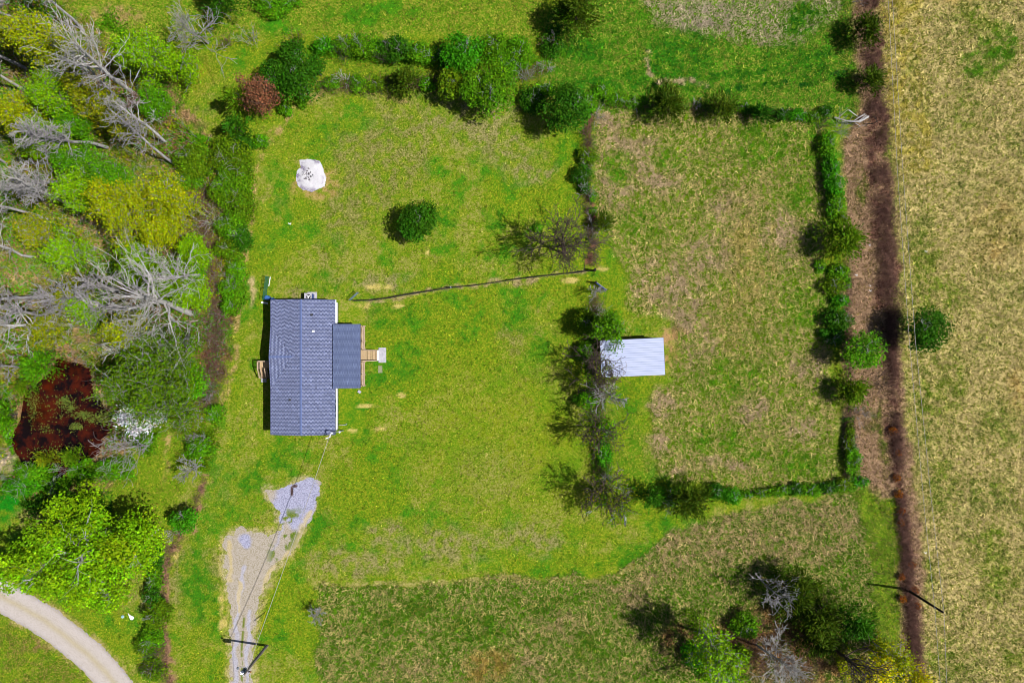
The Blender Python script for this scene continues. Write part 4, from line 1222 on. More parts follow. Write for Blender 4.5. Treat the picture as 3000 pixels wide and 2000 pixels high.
# rusty cage at the south end of the tree row
c0 = at(1828, 1517)
cg = root("wire_cage", c0, "rusty wire gate panel standing at the south end of the tree row", "gate")
a, b = c0 + (-.1, .78, 0), c0 + (.05, -.78, 0)
for p in (a, (a + b) / 2, b): MB().tube([p + (0, 0, 0), p + (0, 0, 1.2)], .04, 6).build("upright", M['black'], cg)
for k in range(5): MB().tube([a + (0, 0, .15 + .26 * k), b + (0, 0, .15 + .26 * k)], .03, 6).build("cross_tube", M['galv' if k % 2 else 'black'], cg)
MB().bar(c0 + (.1, .5, 1.0), c0 + (.1, -.1, .95), .06).build("loose_slat", M['white'], cg)
# wooden posts of the paddock fences
k_ = 0
for x, y, lb in ((1730, 340, "old wooden corner post at the paddock's north west corner"), (1735, 704, "old wooden post below the small dark fence line cedar"), (2484, 1195, "old wooden post just below the squarish cedar"),
                 (2490, 1335, "old wooden post near the bright bush low in the east hedge"), (2210, 1440, "old wooden post at the west end of the thin south hedge"), (2405, 1440, "old wooden post near the east end of the thin south hedge")):
    if True:
        p = at(x, y); o = MB().tube([p, p + (0, 0, 1.25)], [.08, .07], 7).build("fence_post", M['wood']); tag(o, lb, "post", "old wooden posts of the paddock fences")

# ------------------------------------------------------------------ broken dead tree on the strip (pale fallen limbs)
dt = root("fallen_tree", at(2500, 350), "bleached fallen dead tree lying between the hedge corner and the bramble strip", "tree")
def cp(x, y, z): return at(2430 + x * .1265, 290 + y * .1265, z)
def limb(pts, r, mt='bark_pale', nm='limb'):
    MB().tube([cp(*p) for p in pts], [r * (1 - .6 * i / (len(pts) - 1)) for i in range(len(pts))], 6).build(nm, M[mt], dt)
limb([(900, 400, .6), (800, 470, .9), (690, 520, 1.1), (600, 525, 1.1), (400, 510, .9), (200, 440, .5)], .15, nm='trunk')
limb([(820, 350, .5), (700, 420, .9), (560, 510, 1.1)], .10); limb([(850, 380, .4), (760, 450, .8), (660, 515, 1.1)], .10)
limb([(910, 420, .4), (800, 480, .7), (680, 555, .9)], .09); limb([(200, 440, .5), (300, 350, 1.0), (435, 245, 1.6)], .08)
limb([(450, 255, 1.6), (560, 340, 1.2), (670, 415, .6)], .08); limb([(600, 560, .6), (720, 640, .2)], .07); limb([(120, 430, .3), (330, 490, .8)], .12)
limb([(300, 530, .8), (400, 500, .9), (420, 590, .6)], .06); limb([(1040, 400, .1), (1105, 525, 1.5)], .08, 'bark_dark'); limb([(1105, 525, 1.5), (1000, 575, .6), (800, 580, .1)], .09, 'bark_dark')

# ------------------------------------------------------------------ small things on the grass
c = at(912, 512)
XS = []; mk = lambda X, Y: poly_sd(*pxn(X, Y, 5, .5), ASH)
def ashcol(X, Y):
    px, py = topx(X, Y); e = sstep(16, 3, poly_sd(px, py, ASH)); n = sstep(.5, .62, fbm(6, X, Y, .8)); gl = sstep(30, 8, np.hypot(px - 880, (py - 505) * .8))
    A = np.tile(alb(240, 238, 243), (len(X), 1)); A = mixm(A, np.clip(e * .9 + gl * .7, 0, 1) * n, (150, 138, 165)); B = mixm(A, np.full(len(X), .6), (235, 228, 240))
    return A, B, np.full(len(X), .4)
ash = sheet("ash_patch", mk, ashcol, .008, (-30, -24, 19, 26), .08, M['gravel'])
me = ash.data
vv = np.empty(len(me.vertices) * 3, np.float32); me.vertices.foreach_get("co", vv); vv = vv.reshape(-1, 3)
sd_ = poly_sd(*topx(vv[:, 0], vv[:, 1]), ASH); vv[:, 2] += .22 * sstep(-2, 22, sd_) * (.6 + .6 * fbm(5, vv[:, 0], vv[:, 1], .5))
me.vertices.foreach_set("co", vv.ravel()); me.update()
tag(ash, "round white ash patch of a burn pile on the back lawn", "ash pile")
for k in range(34):
    a = rnd.uniform(0, 6.28); q = rnd.uniform(0, 1) ** .6; x = c[0] - .3 + math.cos(a) * q * .9; y = c[1] - .05 + math.sin(a) * q * .8; t_ = rnd.uniform(0, 6.28); l_ = rnd.uniform(.12, .3)
    if k == 0: rt = root("charred_sticks", (c[0], c[1], 0), "charred sticks scattered on the middle of the white ash patch", "sticks")
    MB().bar((x, y, .32), (x + math.cos(t_) * l_, y + math.sin(t_) * l_, .35 + rnd.uniform(0, .1)), .035).build("stick", M['bark_dark'], rt)
# white sheet and pale blue lid near the gravel road
p0 = at(374, 1794); P_ = [at(374, 1794, .12), at(379, 1800, .10), at(392, 1806, .14), at(392, 1811, .06), at(388, 1815, .03), at(383, 1815, .04), at(380, 1810, .1)]
mb = MB(); mb.v = [tuple(p) for p in P_] + [(p[0], p[1], p[2] - .03) for p in P_]; n = len(P_)
mb.f = [tuple(range(n))[::-1], tuple(range(n, 2 * n))] + [(i, (i + 1) % n, n + (i + 1) % n, n + i) for i in range(n)]
o = mb.build("discarded_sheet", M['white']); tag(o, "white teardrop shaped panel lying in the grass left of the mossy shrub", "panel")
p = at(360, 1805); o = MB().tube([p + (0, 0, .0), p + (0, 0, .1), p + (.02, 0, .12)], [.2, .19, .13], 12).build("blue_lid", flat_mat('pale_blue', alb(190, 225, 235), alb(150, 200, 215), 4)); tag(o, "small pale blue lid in the grass beside the white panel", "lid")
for (x, y), lb in (((2546, 718), "white scrap of litter beside the bramble strip, topmost"), ((2508, 806), "curved white scrap of litter half way down the strip"), ((2548, 836), "tiny white scrap of litter, upper of the close pair"), ((2549, 852), "white scrap of litter, lower of the close pair"),
                   ((2712, 737), "small white stone in the east field below the wires"), ((2710, 1618), "white scrap of litter under the wires near the dark pole"), ((849, 656), "small white scrap on the back lawn below the ash patch")):
    p = at(x, y); mb = MB(); mb.bar(p + (-.2, .1, .06), p + (.1, -.08, .12), .1, .05).bar(p + (.08, -.1, .08), p + (.18, .12, .05), .08, .04)
    o = mb.build("litter", M['white']); tag(o, lb, "litter", "white scraps in the grass")
# ------------------------------------------------------------------ plants of the photograph
HR = "shrubs of the creek hedgerow"; WB = "bare trees of the western woods"; WL = "leafing trees of the western woods"
EH = "shrubs of the eastern paddock hedge"; CED = "dark cedars along the paddock edges"; MH = "trees between lawn and paddock"
SH = "shrubs of the southern paddock hedge"; DH = "dense shrubs bordering the back lawn"; OR = "rust coloured bushes on the bramble strip"; FS = "shrubs on the south west fence line"
P = plant
# lawn
P('round', 1227, 646, 57, 5.2, 'green', "round dark green tree standing alone in the middle of the back lawn", leaf=.27, cover=4.2)
P('bare', 1655, 742, 98, 7.6, 'yolive', "wide spreading bare tree at the lawn edge, casting a fan shaped shadow", group=MH, bark='bark_dark', dens=1.5, up=.5, tw=.03, rr=.2)
P('bare', 934, 1789, 24, 3.0, 'olive', "small bare grey tree alone in the southern meadow beside the driveway", dens=1.1, rr=.06)
# northern edge
P('cedar', 1692, 38, 68, 7, 'cedar', "large dark cedar cut by the top edge of the photo", group=CED)
P('shrub', 1660, 40, 24, 3, 'bright', "bright green sapling poking out of the large top cedar")
P('cedar', 650, 2, 62, 6, 'green', "dark evergreen at the top edge, left of the bright shrubs")
P('shrub', 790, 18, 56, 2.2, 'bright', "bright green thicket at the top edge beside the evergreen", ry=28)
P('shrub', 850, 6, 34, 1.6, 'bright', "low bright green bush at the top edge, end of the thicket", ry=14)
P('bare', 610, 128, 78, 7.5, 'olive', "leaning grey brown bare tree in the northern clearing, brushy shadow to its west", dens=1.2)
P('twig', 668, 128, 40, 3.2, 'brown', "fan shaped brown bare shrub in the northern clearing", bark='bark_brown')
P('twig', 742, 128, 40, 3.0, 'brown', "grey bare shrub between the northern clearing and the creek", bark='bark')
P('twig', 868, 130, 52, 3.4, 'olive', "dark twiggy shrub with olive leaves, west end of the creek hedge", bark='bark_brown', per=1, group=HR)
# big evergreens NW of the lawn
P('round', 812, 222, 50, 5.5, 'green', "western half of the big dark evergreen clump north of the ash patch", leaf=.26)
P('round', 876, 240, 60, 6.5, 'green', "largest dark evergreen of the clump north of the ash patch", leaf=.26)
P('round', 868, 168, 42, 6.0, 'green', "northern evergreen of the clump, touching the creek hedge", leaf=.26)
P('round', 925, 195, 30, 4.5, 'green', "small eastern evergreen at the end of the dark clump", leaf=.25)
P('bud', 782, 308, 52, 6.2, 'brown', "reddish brown dying tree between the evergreens and the lawn", bark='bark_brown', per=6, leaf=.24, dens=1.3)
P('cedar', 694, 292, 36, 7, 'moss', "narrow green conifer left of the reddish brown tree", group=CED)
P('cedar', 690, 372, 36, 5.5, 'green', "dark conifer below the reddish brown tree")
P('shrub', 835, 318, 22, 1.6, 'bright', "bright green bush at the foot of the reddish brown tree")
P('shrub', 888, 290, 22, 1.5, 'leafy', "olive bush at the corner where the hedge meets the lawn")
P('shrub', 762, 412, 22, 1.5, 'bright', "small bright bush below the reddish brown tree, by the lawn")
# creek hedge, upper row
for px, py, rx, ry, h, c, lb in (
        (948, 132, 32, 24, 2.2, 'emerald', "emerald bush at the west end of the upper creek hedge"),
        (1010, 128, 34, 26, 2.4, 'leafy', "leafy green bush second from the west in the upper creek hedge"),
        (1065, 128, 42, 34, 3.2, 'leafy', "broad mid green bush in the middle of the upper creek hedge"),
        (1118, 140, 30, 28, 2.8, 'green', "dark green bush just east of the broad hedge bush"),
        (1168, 140, 38, 38, 3.4, 'green', "tallest dark bush of the upper creek hedge"),
        (1222, 150, 34, 32, 2.8, 'leafy', "mid green bush between the dark bush and the lime bush"),
        (1262, 165, 28, 22, 2.2, 'bright', "lime bush at the east end of the upper creek hedge")):
    P('shrub', px, py, rx, h, c, lb, ry=ry, group=HR)
P('twig', 1005, 170, 44, 2.6, 'olive', "dark bare twigs hanging from the upper creek hedge, west", bark='bark_dark', group=HR)
P('twig', 1140, 182, 44, 2.6, 'olive', "dark bare twigs hanging from the upper creek hedge, east", bark='bark_dark', group=HR)
P('round', 1360, 150, 62, 6, 'emerald', "vivid emerald tree in the middle of the creek hedge", ry=58, leaf=.28)
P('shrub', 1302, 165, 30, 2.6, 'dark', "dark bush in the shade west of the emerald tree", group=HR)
P('shrub', 1452, 135, 40, 2.8, 'leafy', "green bush right of the emerald tree", group=HR)
P('shrub', 1520, 148, 38, 3.0, 'bright', "bright lime bush at the east end beside the brush heap", group=HR, ry=44)
P('shrub', 1485, 185, 36, 2.6, 'bright', "bright green bush below the gap of the creek hedge", group=HR)
P('round', 1448, 255, 62, 7, 'leafy', "light green leafy tree with long shadow, south of the emerald tree", ry=78, leaf=.27)
P('round', 1386, 262, 40, 6, 'leafy', "leafy tree reaching over the lawn, west of the light green tree", leaf=.26, ry=48)
P('round', 1322, 246, 44, 5, 'moss', "dark mossy tree at the lawn edge below the emerald tree")
P('cedar', 1187, 238, 46, 4.0, 'cedar', "bushy olive cedar in the lower hedge above the lawn", group=CED)
P('shrub', 1250, 246, 22, 1.8, 'bright', "small lime bush beside the bushy olive cedar", group=HR)
P('shrub', 970, 245, 22, 1.6, 'leafy', "low green bush at the west end of the lower hedge", group=HR)
P('twig', 1010, 236, 32, 1.8, 'olive', "pale grey brush heap in the lower hedge", bark='bark_pale', group=HR)
P('shrub', 1052, 245, 26, 1.6, 'leafy', "low green bush east of the pale brush heap", group=HR)
P('shrub', 1100, 250, 24, 1.5, 'moss', "mossy low bush in the lower hedge, left of the olive cedar", group=HR)
P('twig', 1545, 232, 38, 3.6, 'olive', "silvery bare shrub between the light green tree and the round oak", bark='bark')
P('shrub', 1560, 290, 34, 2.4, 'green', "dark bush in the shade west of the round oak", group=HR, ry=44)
P('round', 1662, 318, 66, 7.2, 'green', "broad round dark green tree at the lawn corner with a black shadow", leaf=.27, cover=4, ry=64)
P('shrub', 1590, 262, 34, 2.0, 'bright', "bright bush behind the broad round tree", ry=20, group=HR)
P('shrub', 1722, 300, 26, 2.2, 'bright', "bright green bush right of the broad round tree", ry=34, group=HR)
P('shrub', 1620, 120, 30, 1.8, 'green', "green bush under the large top cedar", ry=44, group=HR)
P('twig', 1600, 130, 30, 2.0, 'brown', "pale brown brush heap below the large top cedar", bark='bark_brown')
P('twig', 1602, 195, 34, 1.2, 'brown', "flattened pile of pale brushwood in the north meadow corner", bark='bark_pale')
# hedge east along the paddock top
for px, py, rx, ry, h, c, lb in (
        (1770, 268, 30, 22, 1.7, 'bright', "bright low bush at the paddock's north west corner"),
        (1812, 290, 34, 20, 1.6, 'leafy', "low bush second along the paddock's north hedge"),
        (1860, 300, 30, 16, 1.3, 'bright', "thin lime growth left of the first paddock cedar"),
        (2185, 315, 26, 15, 1.3, 'bright', "lime bush between the second and third paddock cedars"),
        (2294, 332, 22, 18, 1.8, 'dark', "dark bush right of the third paddock cedar"),
        (2336, 336, 28, 17, 1.7, 'emerald', "emerald bush in the north hedge near its east end"),
        (2385, 342, 26, 16, 1.5, 'leafy', "green bush at the paddock's north east corner"),
        (2418, 325, 20, 16, 1.8, 'dark', "dark small bush beside the broken dead tree")):
    P('shrub', px, py, rx, h, c, lb, ry=ry, group="bushes of the paddock's north hedge")
P('cedar', 1955, 310, 60, 4.6, 'cedar', "first and largest olive cedar on the paddock's north hedge", group=CED)
P('cedar', 2114, 319, 46, 3.8, 'cedar', "second cedar on the north hedge, dark and round", group=CED)
P('cedar', 2228, 334, 36, 3.2, 'dark', "third cedar on the north hedge, smallest and nearly black", group=CED)
P('twig', 2037, 312, 18, 1.4, 'olive', "tiny silvery bare shrub between the first two cedars", bark='bark_pale')
P('twig', 1742, 345, 36, 1.6, 'olive', "grey brush at the paddock's north west fence corner", bark='bark')
# right column
P('cedar', 2535, 90, 52, 4.4, 'cedar', "olive cedar nearest the top of the bramble strip", group=CED, ry=50)
P('cedar', 2546, 232, 46, 4.0, 'cedar', "second cedar down the bramble strip, wind swept", group=CED, ry=42)
P('twig', 2510, 2, 44, 3.0, 'olive', "grey bare shrub at the top edge, head of the bramble strip", bark='bark', ry=26)
P('twig', 2455, 380, 44, 3.4, 'olive', "silvery bare shrub under the broken dead tree", bark='bark', dens=1.2)
P('twig', 2400, 372, 30, 2.0, 'olive', "dark bare shrub at the corner of the two paddock hedges", bark='bark_dark')
for px, py, rx, ry, h, c, lb in (
        (2424, 420, 22, 34, 2.2, 'bright', "bright bush at the top of the paddock's east hedge"),
        (2436, 490, 22, 42, 2.6, 'emerald', "emerald bush, upper part of the dense east hedge"),
        (2452, 545, 30, 30, 2.8, 'emerald', "broad emerald bush bulging from the east hedge"),
        (2452, 600, 26, 40, 2.6, 'bright', "bright bush in the east hedge above the round cedar"),
        (2468, 640, 22, 20, 2.2, 'moss', "mossy bush touching the round cedar from above"),
        (2400, 780, 18, 18, 1.3, 'bright', "small lime bush just below the round cedar"),
        (2462, 795, 26, 20, 1.8, 'bright', "lime bush in the open part of the east hedge"),
        (2444, 835, 30, 26, 2.6, 'moss', "mossy bush with bare twigs in the open east hedge"),
        (2478, 832, 16, 20, 1.6, 'bright', "narrow bright bush facing the bramble strip"),
        (2468, 880, 22, 18, 2.0, 'emerald', "small emerald bush above the wide dark bush"),
        (2462, 935, 38, 32, 3.0, 'green', "wide dark bush above the leafy tree of the east hedge"),
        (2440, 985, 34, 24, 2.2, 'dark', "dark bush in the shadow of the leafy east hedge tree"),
        (2500, 1350, 24, 40, 2.2, 'bright', "bright bush low in the east hedge"),
        (2520, 1408, 26, 16, 1.6, 'emerald', "emerald bush at the paddock's south east corner"),
        (2490, 1290, 15, 50, 1.5, 'moss', "low mossy growth along the thin part of the east hedge")):
    P('shrub', px, py, rx, h, c, lb, ry=ry, group=EH)
P('cedar', 2470, 706, 62, 5.0, 'moss', "perfectly round olive cedar in the east hedge, the largest there", group=CED, cover=4.6)
P('twig', 2452, 852, 30, 2.6, 'olive', "purple grey bare twigs among the open east hedge", bark='bark_brown')
P('round', 2530, 1030, 62, 6.0, 'bright', "bright leafy tree where the east hedge meets the bramble strip", ry=52, leaf=.28)
P('round', 2716, 966, 62, 6.6, 'green', "lone dark green tree under the power line in the east field", ry=60, leaf=.28, cover=3.2)
P('cedar', 2497, 1146, 50, 4.0, 'moss', "squarish olive cedar in the lower east hedge", group=CED, ry=46, cover=4.6)
P('twig', 2510, 1212, 34, 2.6, 'olive', "bare lavender grey shrub below the squarish cedar", bark='bark')
P('twig', 2572, 1118, 44, 2.2, 'brown', "dark spidery bare shrub on the bramble strip", bark='bark_dark', ry=36)
P('twig', 2470, 1210, 26, 2.2, 'brown', "black bare twigs west of the lavender grey shrub", bark='bark_dark')
for k, (px, py, rr_, lb) in enumerate((
        (2618, 1262, 15, "topmost rust coloured bush on the bramble strip"), (2632, 1326, 12, "rust bush below the topmost one, at the strip's east edge"),
        (2630, 1400, 13, "rust bush level with the paddock's south east corner"), (2636, 1448, 15, "largest rust bush just below the paddock corner"),
        (2644, 1498, 11, "small rust bush half way between paddock and dark pole"), (2642, 1530, 12, "rust bush east of the mown green patch"),
        (2672, 1655, 14, "rust bush on the strip above the dark pole"), (2642, 1690, 12, "rust bush on the west edge of the strip, above the pole"),
        (2678, 1728, 15, "rust bush right beside the foot of the dark pole"), (2645, 1755, 13, "rust bush just below the dark pole, west edge"),
        (2688, 1775, 12, "lowest rust bush on the bramble strip"))):
    P('shrub', px, py, rr_ * .8, 1.1, 'rust', lb, group=OR, leaf=.16, bark='bark_brown')
# west side of the paddock: fence line
for px, py, rx, ry, h, c, lb in (
        (1722, 455, 26, 24, 1.9, 'moss', "mossy bush high on the fence line west of the paddock"),
        (1705, 510, 26, 26, 2.3, 'green', "dark green bush on the fence line, widest one"),
        (1712, 546, 18, 20, 1.8, 'green', "dark bush just below the widest fence line bush"),
        (1738, 575, 12, 14, 1.2, 'bright', "tiny lime bush east of the fence line"),
        (1738, 618, 14, 12, 1.2, 'bright', "tiny lime bush above the small fence cedar")):
    P('shrub', px, py, rx, h, c, lb, ry=ry, group="bushes on the fence line west of the paddock")
P('twig', 1715, 392, 26, 2.2, 'brown', "brown bare shrub high on the fence line", bark='bark_brown')
P('twig', 1722, 424, 24, 2.0, 'brown', "dark bare shrub above the mossy fence line bush", bark='bark_dark')
P('twig', 1720, 478, 28, 1.9, 'brown', "silvery bare shrub in front of the mossy fence line bush", bark='bark')
P('twig', 1718, 565, 32, 2.2, 'brown', "purple grey bare shrub on the lower fence line", bark='bark')
P('cedar', 1768, 652, 30, 3.0, 'cedar', "small dark cedar at the lower end of the fence line", group=CED)
P('twig', 1738, 672, 42, 3.2, 'brown', "grey brown bare shrub between the spreading tree and the small cedar", bark='bark')
P('bare', 1742, 860, 24, 2.8, 'olive', "small bare tree beside the leaning metal gate", rr=.06)
P('twig', 1752, 915, 32, 2.6, 'olive', "silvery bare shrub above the lime tree north of the shed", bark='bark_pale')
P('bud', 1765, 965, 52, 5.6, 'leafy', "lime budding tree north west of the metal roofed shed", per=9, leaf=.26, group=MH)
P('round', 1716, 940, 34, 3.6, 'moss', "dark mossy tree at the lawn edge north west of the shed", group=MH, cover=1.6)
P('bare', 1748, 1090, 84, 5.6, 'olive', "bare tree whose twigs spread over the shed roof", group=MH, bark='bark_dark', dens=1.3, tw=.03)
P('shrub', 1722, 1030, 28, 2.4, 'leafy', "leafy bush against the west wall of the shed", ry=30)
P('bud', 1738, 1085, 52, 5.0, 'olive', "dark twiggy tree west of the shed, leaning over the lawn", per=1, bark='bark_dark', group=MH, tw=.036)
P('bare', 1758, 1152, 56, 6.0, 'olive', "silvery bare tree just south west of the shed", group=MH, tw=.034)
P('shrub', 1718, 1172, 30, 2.6, 'bright', "bright bush beneath the silvery tree south of the shed", ry=24)
P('bud', 1750, 1252, 72, 5.4, 'olive', "wide dark twiggy tree half way down the tree row", per=1, bark='bark_dark', group=MH, dens=1.2, tw=.036)
P('shrub', 1778, 1262, 28, 2.6, 'bright', "bright bush under the wide dark twiggy tree", ry=30)
P('shrub', 1766, 1325, 24, 2.2, 'emerald', "emerald bush in the gap of the tree row", ry=38)
P('bud', 1755, 1425, 80, 5.6, 'olive', "large twiggy tree at the south end of the tree row, olive leaves", per=2, bark='bark_dark', group=MH, dens=1.2, tw=.036)
P('bud', 1800, 1455, 58, 4.6, 'moss', "small budding tree right of the large twiggy tree", per=4, group=MH)
P('twig', 1775, 1385, 34, 3.0, 'olive', "purple grey bare shrub at the top of the large twiggy tree", bark='bark')
P('twig', 1815, 1480, 24, 1.8, 'olive', "bare grey shrub just above the rusty cage", bark='bark')
# south hedge of the paddock
P('cedar', 2020, 1462, 64, 5.4, 'cedar', "big round dark cedar on the paddock's south hedge", group=CED, ry=60)
P('cedar', 1908, 1452, 40, 4.0, 'green', "ragged green conifer left of the big south hedge cedar", group=CED)
P('twig', 1960, 1465, 40, 2.8, 'olive', "purple grey bare twigs between the two south hedge conifers", bark='bark')
P('shrub', 2146, 1453, 26, 2.0, 'emerald', "emerald bush right of the big south hedge cedar")
P('shrub', 2100, 1440, 26, 2.2, 'dark', "dark bush between the big cedar and the emerald bush", ry=20)
for px, py, rx, ry, h, c, lb in (
        (2190, 1448, 22, 10, 1.0, 'bright', "low lime growth at the west end of the thin south hedge"),
        (2235, 1444, 26, 12, 1.2, 'leafy', "low bush, second of the thin south hedge"),
        (2285, 1438, 30, 17, 1.5, 'bright', "wide lime bush in the middle of the south hedge"),
        (2330, 1432, 26, 17, 1.6, 'green', "dark green bush right of the wide lime bush"),
        (2378, 1436, 30, 18, 1.6, 'bright', "lime bush with dark twigs, east half of the south hedge"),
        (2428, 1426, 30, 18, 1.7, 'green', "green bush near the east end of the south hedge"),
        (2474, 1418, 30, 18, 1.7, 'moss', "mossy bush at the east end of the south hedge")):
    P('shrub', px, py, rx, h, c, lb, ry=ry, group=SH)
# south east copse
P('bare', 2222, 1690, 58, 7.0, 'olive', "bare grey tree above the copse, shadow streaming west", dens=1.0, tw=.03)
P('cedar', 2325, 1738, 76, 7, 'cedar', "olive cedar at the top of the south east copse", group=CED)
P('cedar', 2390, 1800, 92, 7.5, 'cedar', "largest olive cedar of the south east copse", group=CED, ry=70)
P('cedar', 2500, 1822, 72, 6.5, 'green', "dark green conifer on the east side of the copse", group=CED, ry=52)
P('cedar', 2400, 1868, 62, 5, 'cedar', "low dark cedar beneath the largest olive cedar", group=CED)
P('bud', 2052, 1845, 68, 11, 'lime', "tall lime leafed tree on the west side of the copse", per=5, leaf=.3, dens=1.2)
P('shrub', 2182, 1830, 44, 3.0, 'leafy', "dark green bush in the middle of the copse", ry=34)
P('shrub', 2032, 1925, 32, 3.0, 'emerald', "emerald bush at the foot of the lime leafed tree", ry=44)
P('shrub', 2165, 1935, 36, 3.0, 'moss', "mossy bush between the copse trunks")
P('bare', 2085, 1945, 44, 11, 'olive', "leaning grey trunked tree at the copse's west side", bark='bark')
P('bare', 2212, 1885, 66, 8.5, 'olive', "lavender grey bare tree filling the middle of the copse", dens=1.4, bark='bark_pale')
P('twig', 2250, 1950, 64, 3.4, 'brown', "purple brown brush under the bare copse trees", bark='bark_brown')
P('bare', 2445, 1896, 92, 11, 'gold', "tall forked dark tree at the copse's south, its branch shadow on the ground", bark='bark_dark', dens=.8, rr=.26, tw=.04, first=.4)
P('bud', 2520, 1935, 60, 6, 'gold', "bright yellow flowering tree at the bottom edge of the copse", per=7, leaf=.26)
P('bud', 2555, 1880, 44, 6, 'yellow', "yellow green budding tree right of the forked tree", per=5, leaf=.24)
P('bud', 2660, 1975, 34, 4, 'gold', "yellow flowering bush on the bramble strip at the bottom edge", per=6, leaf=.22)
P('shrub', 2110, 1985, 50, 2.4, 'bright', "bright green bush on the bottom edge under the copse", ry=18)
# dense shrubs bordering the back lawn (west)
for px, py, rx, ry, h, c, lb in (
        (562, 470, 50, 48, 3.4, 'moss', "round mossy shrub west of the dark gap in the lawn border"),
        (552, 525, 38, 28, 2.4, 'leafy', "small leafy shrub below the round mossy one"),
        (672, 455, 58, 50, 4.0, 'moss', "topmost dense shrub of the lawn border, below the conifers"),
        (700, 420, 36, 26, 3.0, 'green', "dark green shrub behind the topmost dense shrub"),
        (668, 545, 54, 54, 4.2, 'leafy', "broad dense shrub west of the ash patch"),
        (700, 500, 38, 50, 3.8, 'moss', "dense shrub bulging over the lawn edge, upper"),
        (695, 600, 44, 48, 4.0, 'moss', "dense shrub bulging over the lawn edge, middle"),
        (672, 655, 42, 40, 3.6, 'leafy', "dense leafy shrub, lower middle of the lawn border"),
        (702, 690, 34, 40, 3.2, 'green', "dark shrub jutting into the lawn path"),
        (668, 730, 38, 34, 3.0, 'moss', "mossy shrub where the border narrows"),
        (690, 790, 26, 34, 2.6, 'bright', "bright shrub in the narrow part of the border"),
        (672, 850, 34, 30, 2.6, 'leafy', "leafy shrub above the lowest round one"),
        (680, 892, 32, 28, 2.8, 'leafy', "lowest round shrub of the border, level with the house roof's top")):
    P('shrub', px, py, rx, h, c, lb, ry=ry, group=DH, cover=3.2, leaf=.25)
P('twig', 632, 650, 44, 3.0, 'brown', "fan of grey bare twigs in the brown gap of the lawn border", bark='bark_pale')
P('twig', 690, 820, 32, 2.4, 'olive', "silvery twigs lying over the narrow lawn border", bark='bark')
P('twig', 655, 935, 52, 2.6, 'brown', "purple brown thicket left of the house's back deck", bark='bark_brown')
P('twig', 640, 990, 46, 2.4, 'brown', "brown thicket below the purple one, west of the back deck", bark='bark_brown')
P('twig', 655, 1085, 48, 3.0, 'brown', "spreading brown bare shrub reaching towards the back deck", bark='bark_brown')
P('twig', 610, 1140, 44, 2.8, 'brown', "grey brown bare shrub south west of the back deck", bark='bark')
P('twig', 590, 835, 44, 2.6, 'brown', "brown brush between the woods and the lawn border, upper", bark='bark_brown')
P('twig', 600, 740, 40, 2.4, 'brown', "rusty brown brush in the middle of the woods edge", bark='bark_brown')
P('shrub', 570, 790, 32, 2.4, 'bright', "bright bush among brown brush at the woods edge")
# fence line to the south west
P('shrub', 628, 1215, 28, 2.0, 'bright', "bright bush at the top of the south west fence line", group=FS)
P('bud', 588, 1205, 52, 4.5, 'olive', "budding grey tree at the top of the south west fence line", per=3, group=FS)
P('shrub', 582, 1315, 40, 2.8, 'bright', "bright bush wrapped in grey twigs on the fence line", ry=36, group=FS)
P('twig', 605, 1290, 48, 3.4, 'olive', "grey bare twigs right of the bright fence line bush", bark='bark')
P('twig', 560, 1262, 44, 3.0, 'olive', "dark bare twigs left of the fence line, north", bark='bark_dark')
P('bare', 590, 1360, 44, 4.2, 'olive', "small bare tree low on the fence line, twigs to the west", group=FS)
P('round', 535, 1522, 40, 3.8, 'emerald', "dense emerald conifer alone beside the fence line", leaf=.26, ry=38)
P('twig', 512, 1556, 32, 1.8, 'olive', "pale heap of dead branches below the emerald conifer", bark='bark_pale')
P('twig', 485, 1600, 26, 1.6, 'olive', "grey brush on the fence line beside the big lime tree", bark='bark_brown')
for px, py, rx, ry, h, c, lb in (
        (452, 1630, 26, 36, 2.4, 'green', "dark shrub touching the big lime tree's east side"),
        (452, 1690, 26, 34, 2.4, 'leafy', "leafy shrub on the fence line level with the driveway bend"),
        (446, 1745, 32, 28, 2.8, 'green', "dark ragged shrub, upper of the pair by the white sheet"),
        (452, 1800, 40, 40, 3.4, 'moss', "largest mossy shrub right of the white sheet"),
        (440, 1868, 32, 30, 2.6, 'leafy', "leafy shrub below the largest mossy one"),
        (418, 1895, 26, 22, 1.8, 'moss', "low mossy growth at the foot of the shrub column"),
        (445, 1965, 36, 30, 1.6, 'moss', "low mossy growth around the bare bush on the bottom edge")):
    P('shrub', px, py, rx, h, c, lb, ry=ry, group=FS)
P('twig', 462, 1922, 48, 2.8, 'olive', "dark bare bush near the bottom edge on the fence line", bark='bark_dark')
P('twig', 475, 1895, 22, 2.0, 'brown', "reddish twigs at the east side of the shrub column", bark='bark_brown')
# big lime tree in the south west
P('round', 262, 1600, 178, 13, 'lime', "huge lime green tree between the pond and the gravel road", ry=150, leaf=.30, cover=2.3, bark='bark_pale')
P('round', 95, 1665, 100, 10.5, 'lime', "lime green tree overhanging the gravel road", ry=84, leaf=.29, cover=2.3, bark='bark_pale')
P('round', 392, 1588, 92, 9.5, 'lime', "lime green tree with a pale trunk east of the huge one", ry=92, leaf=.29, cover=2.3, bark='bark_pale')
P('round', 300, 1735, 76, 6.5, 'lime', "low lime tree at the southern skirt of the huge one", ry=56, leaf=.28, cover=2.2)
P('round', 215, 1745, 40, 4.5, 'lime', "small lime tree between the huge tree and the road", leaf=.3, cover=2.2)
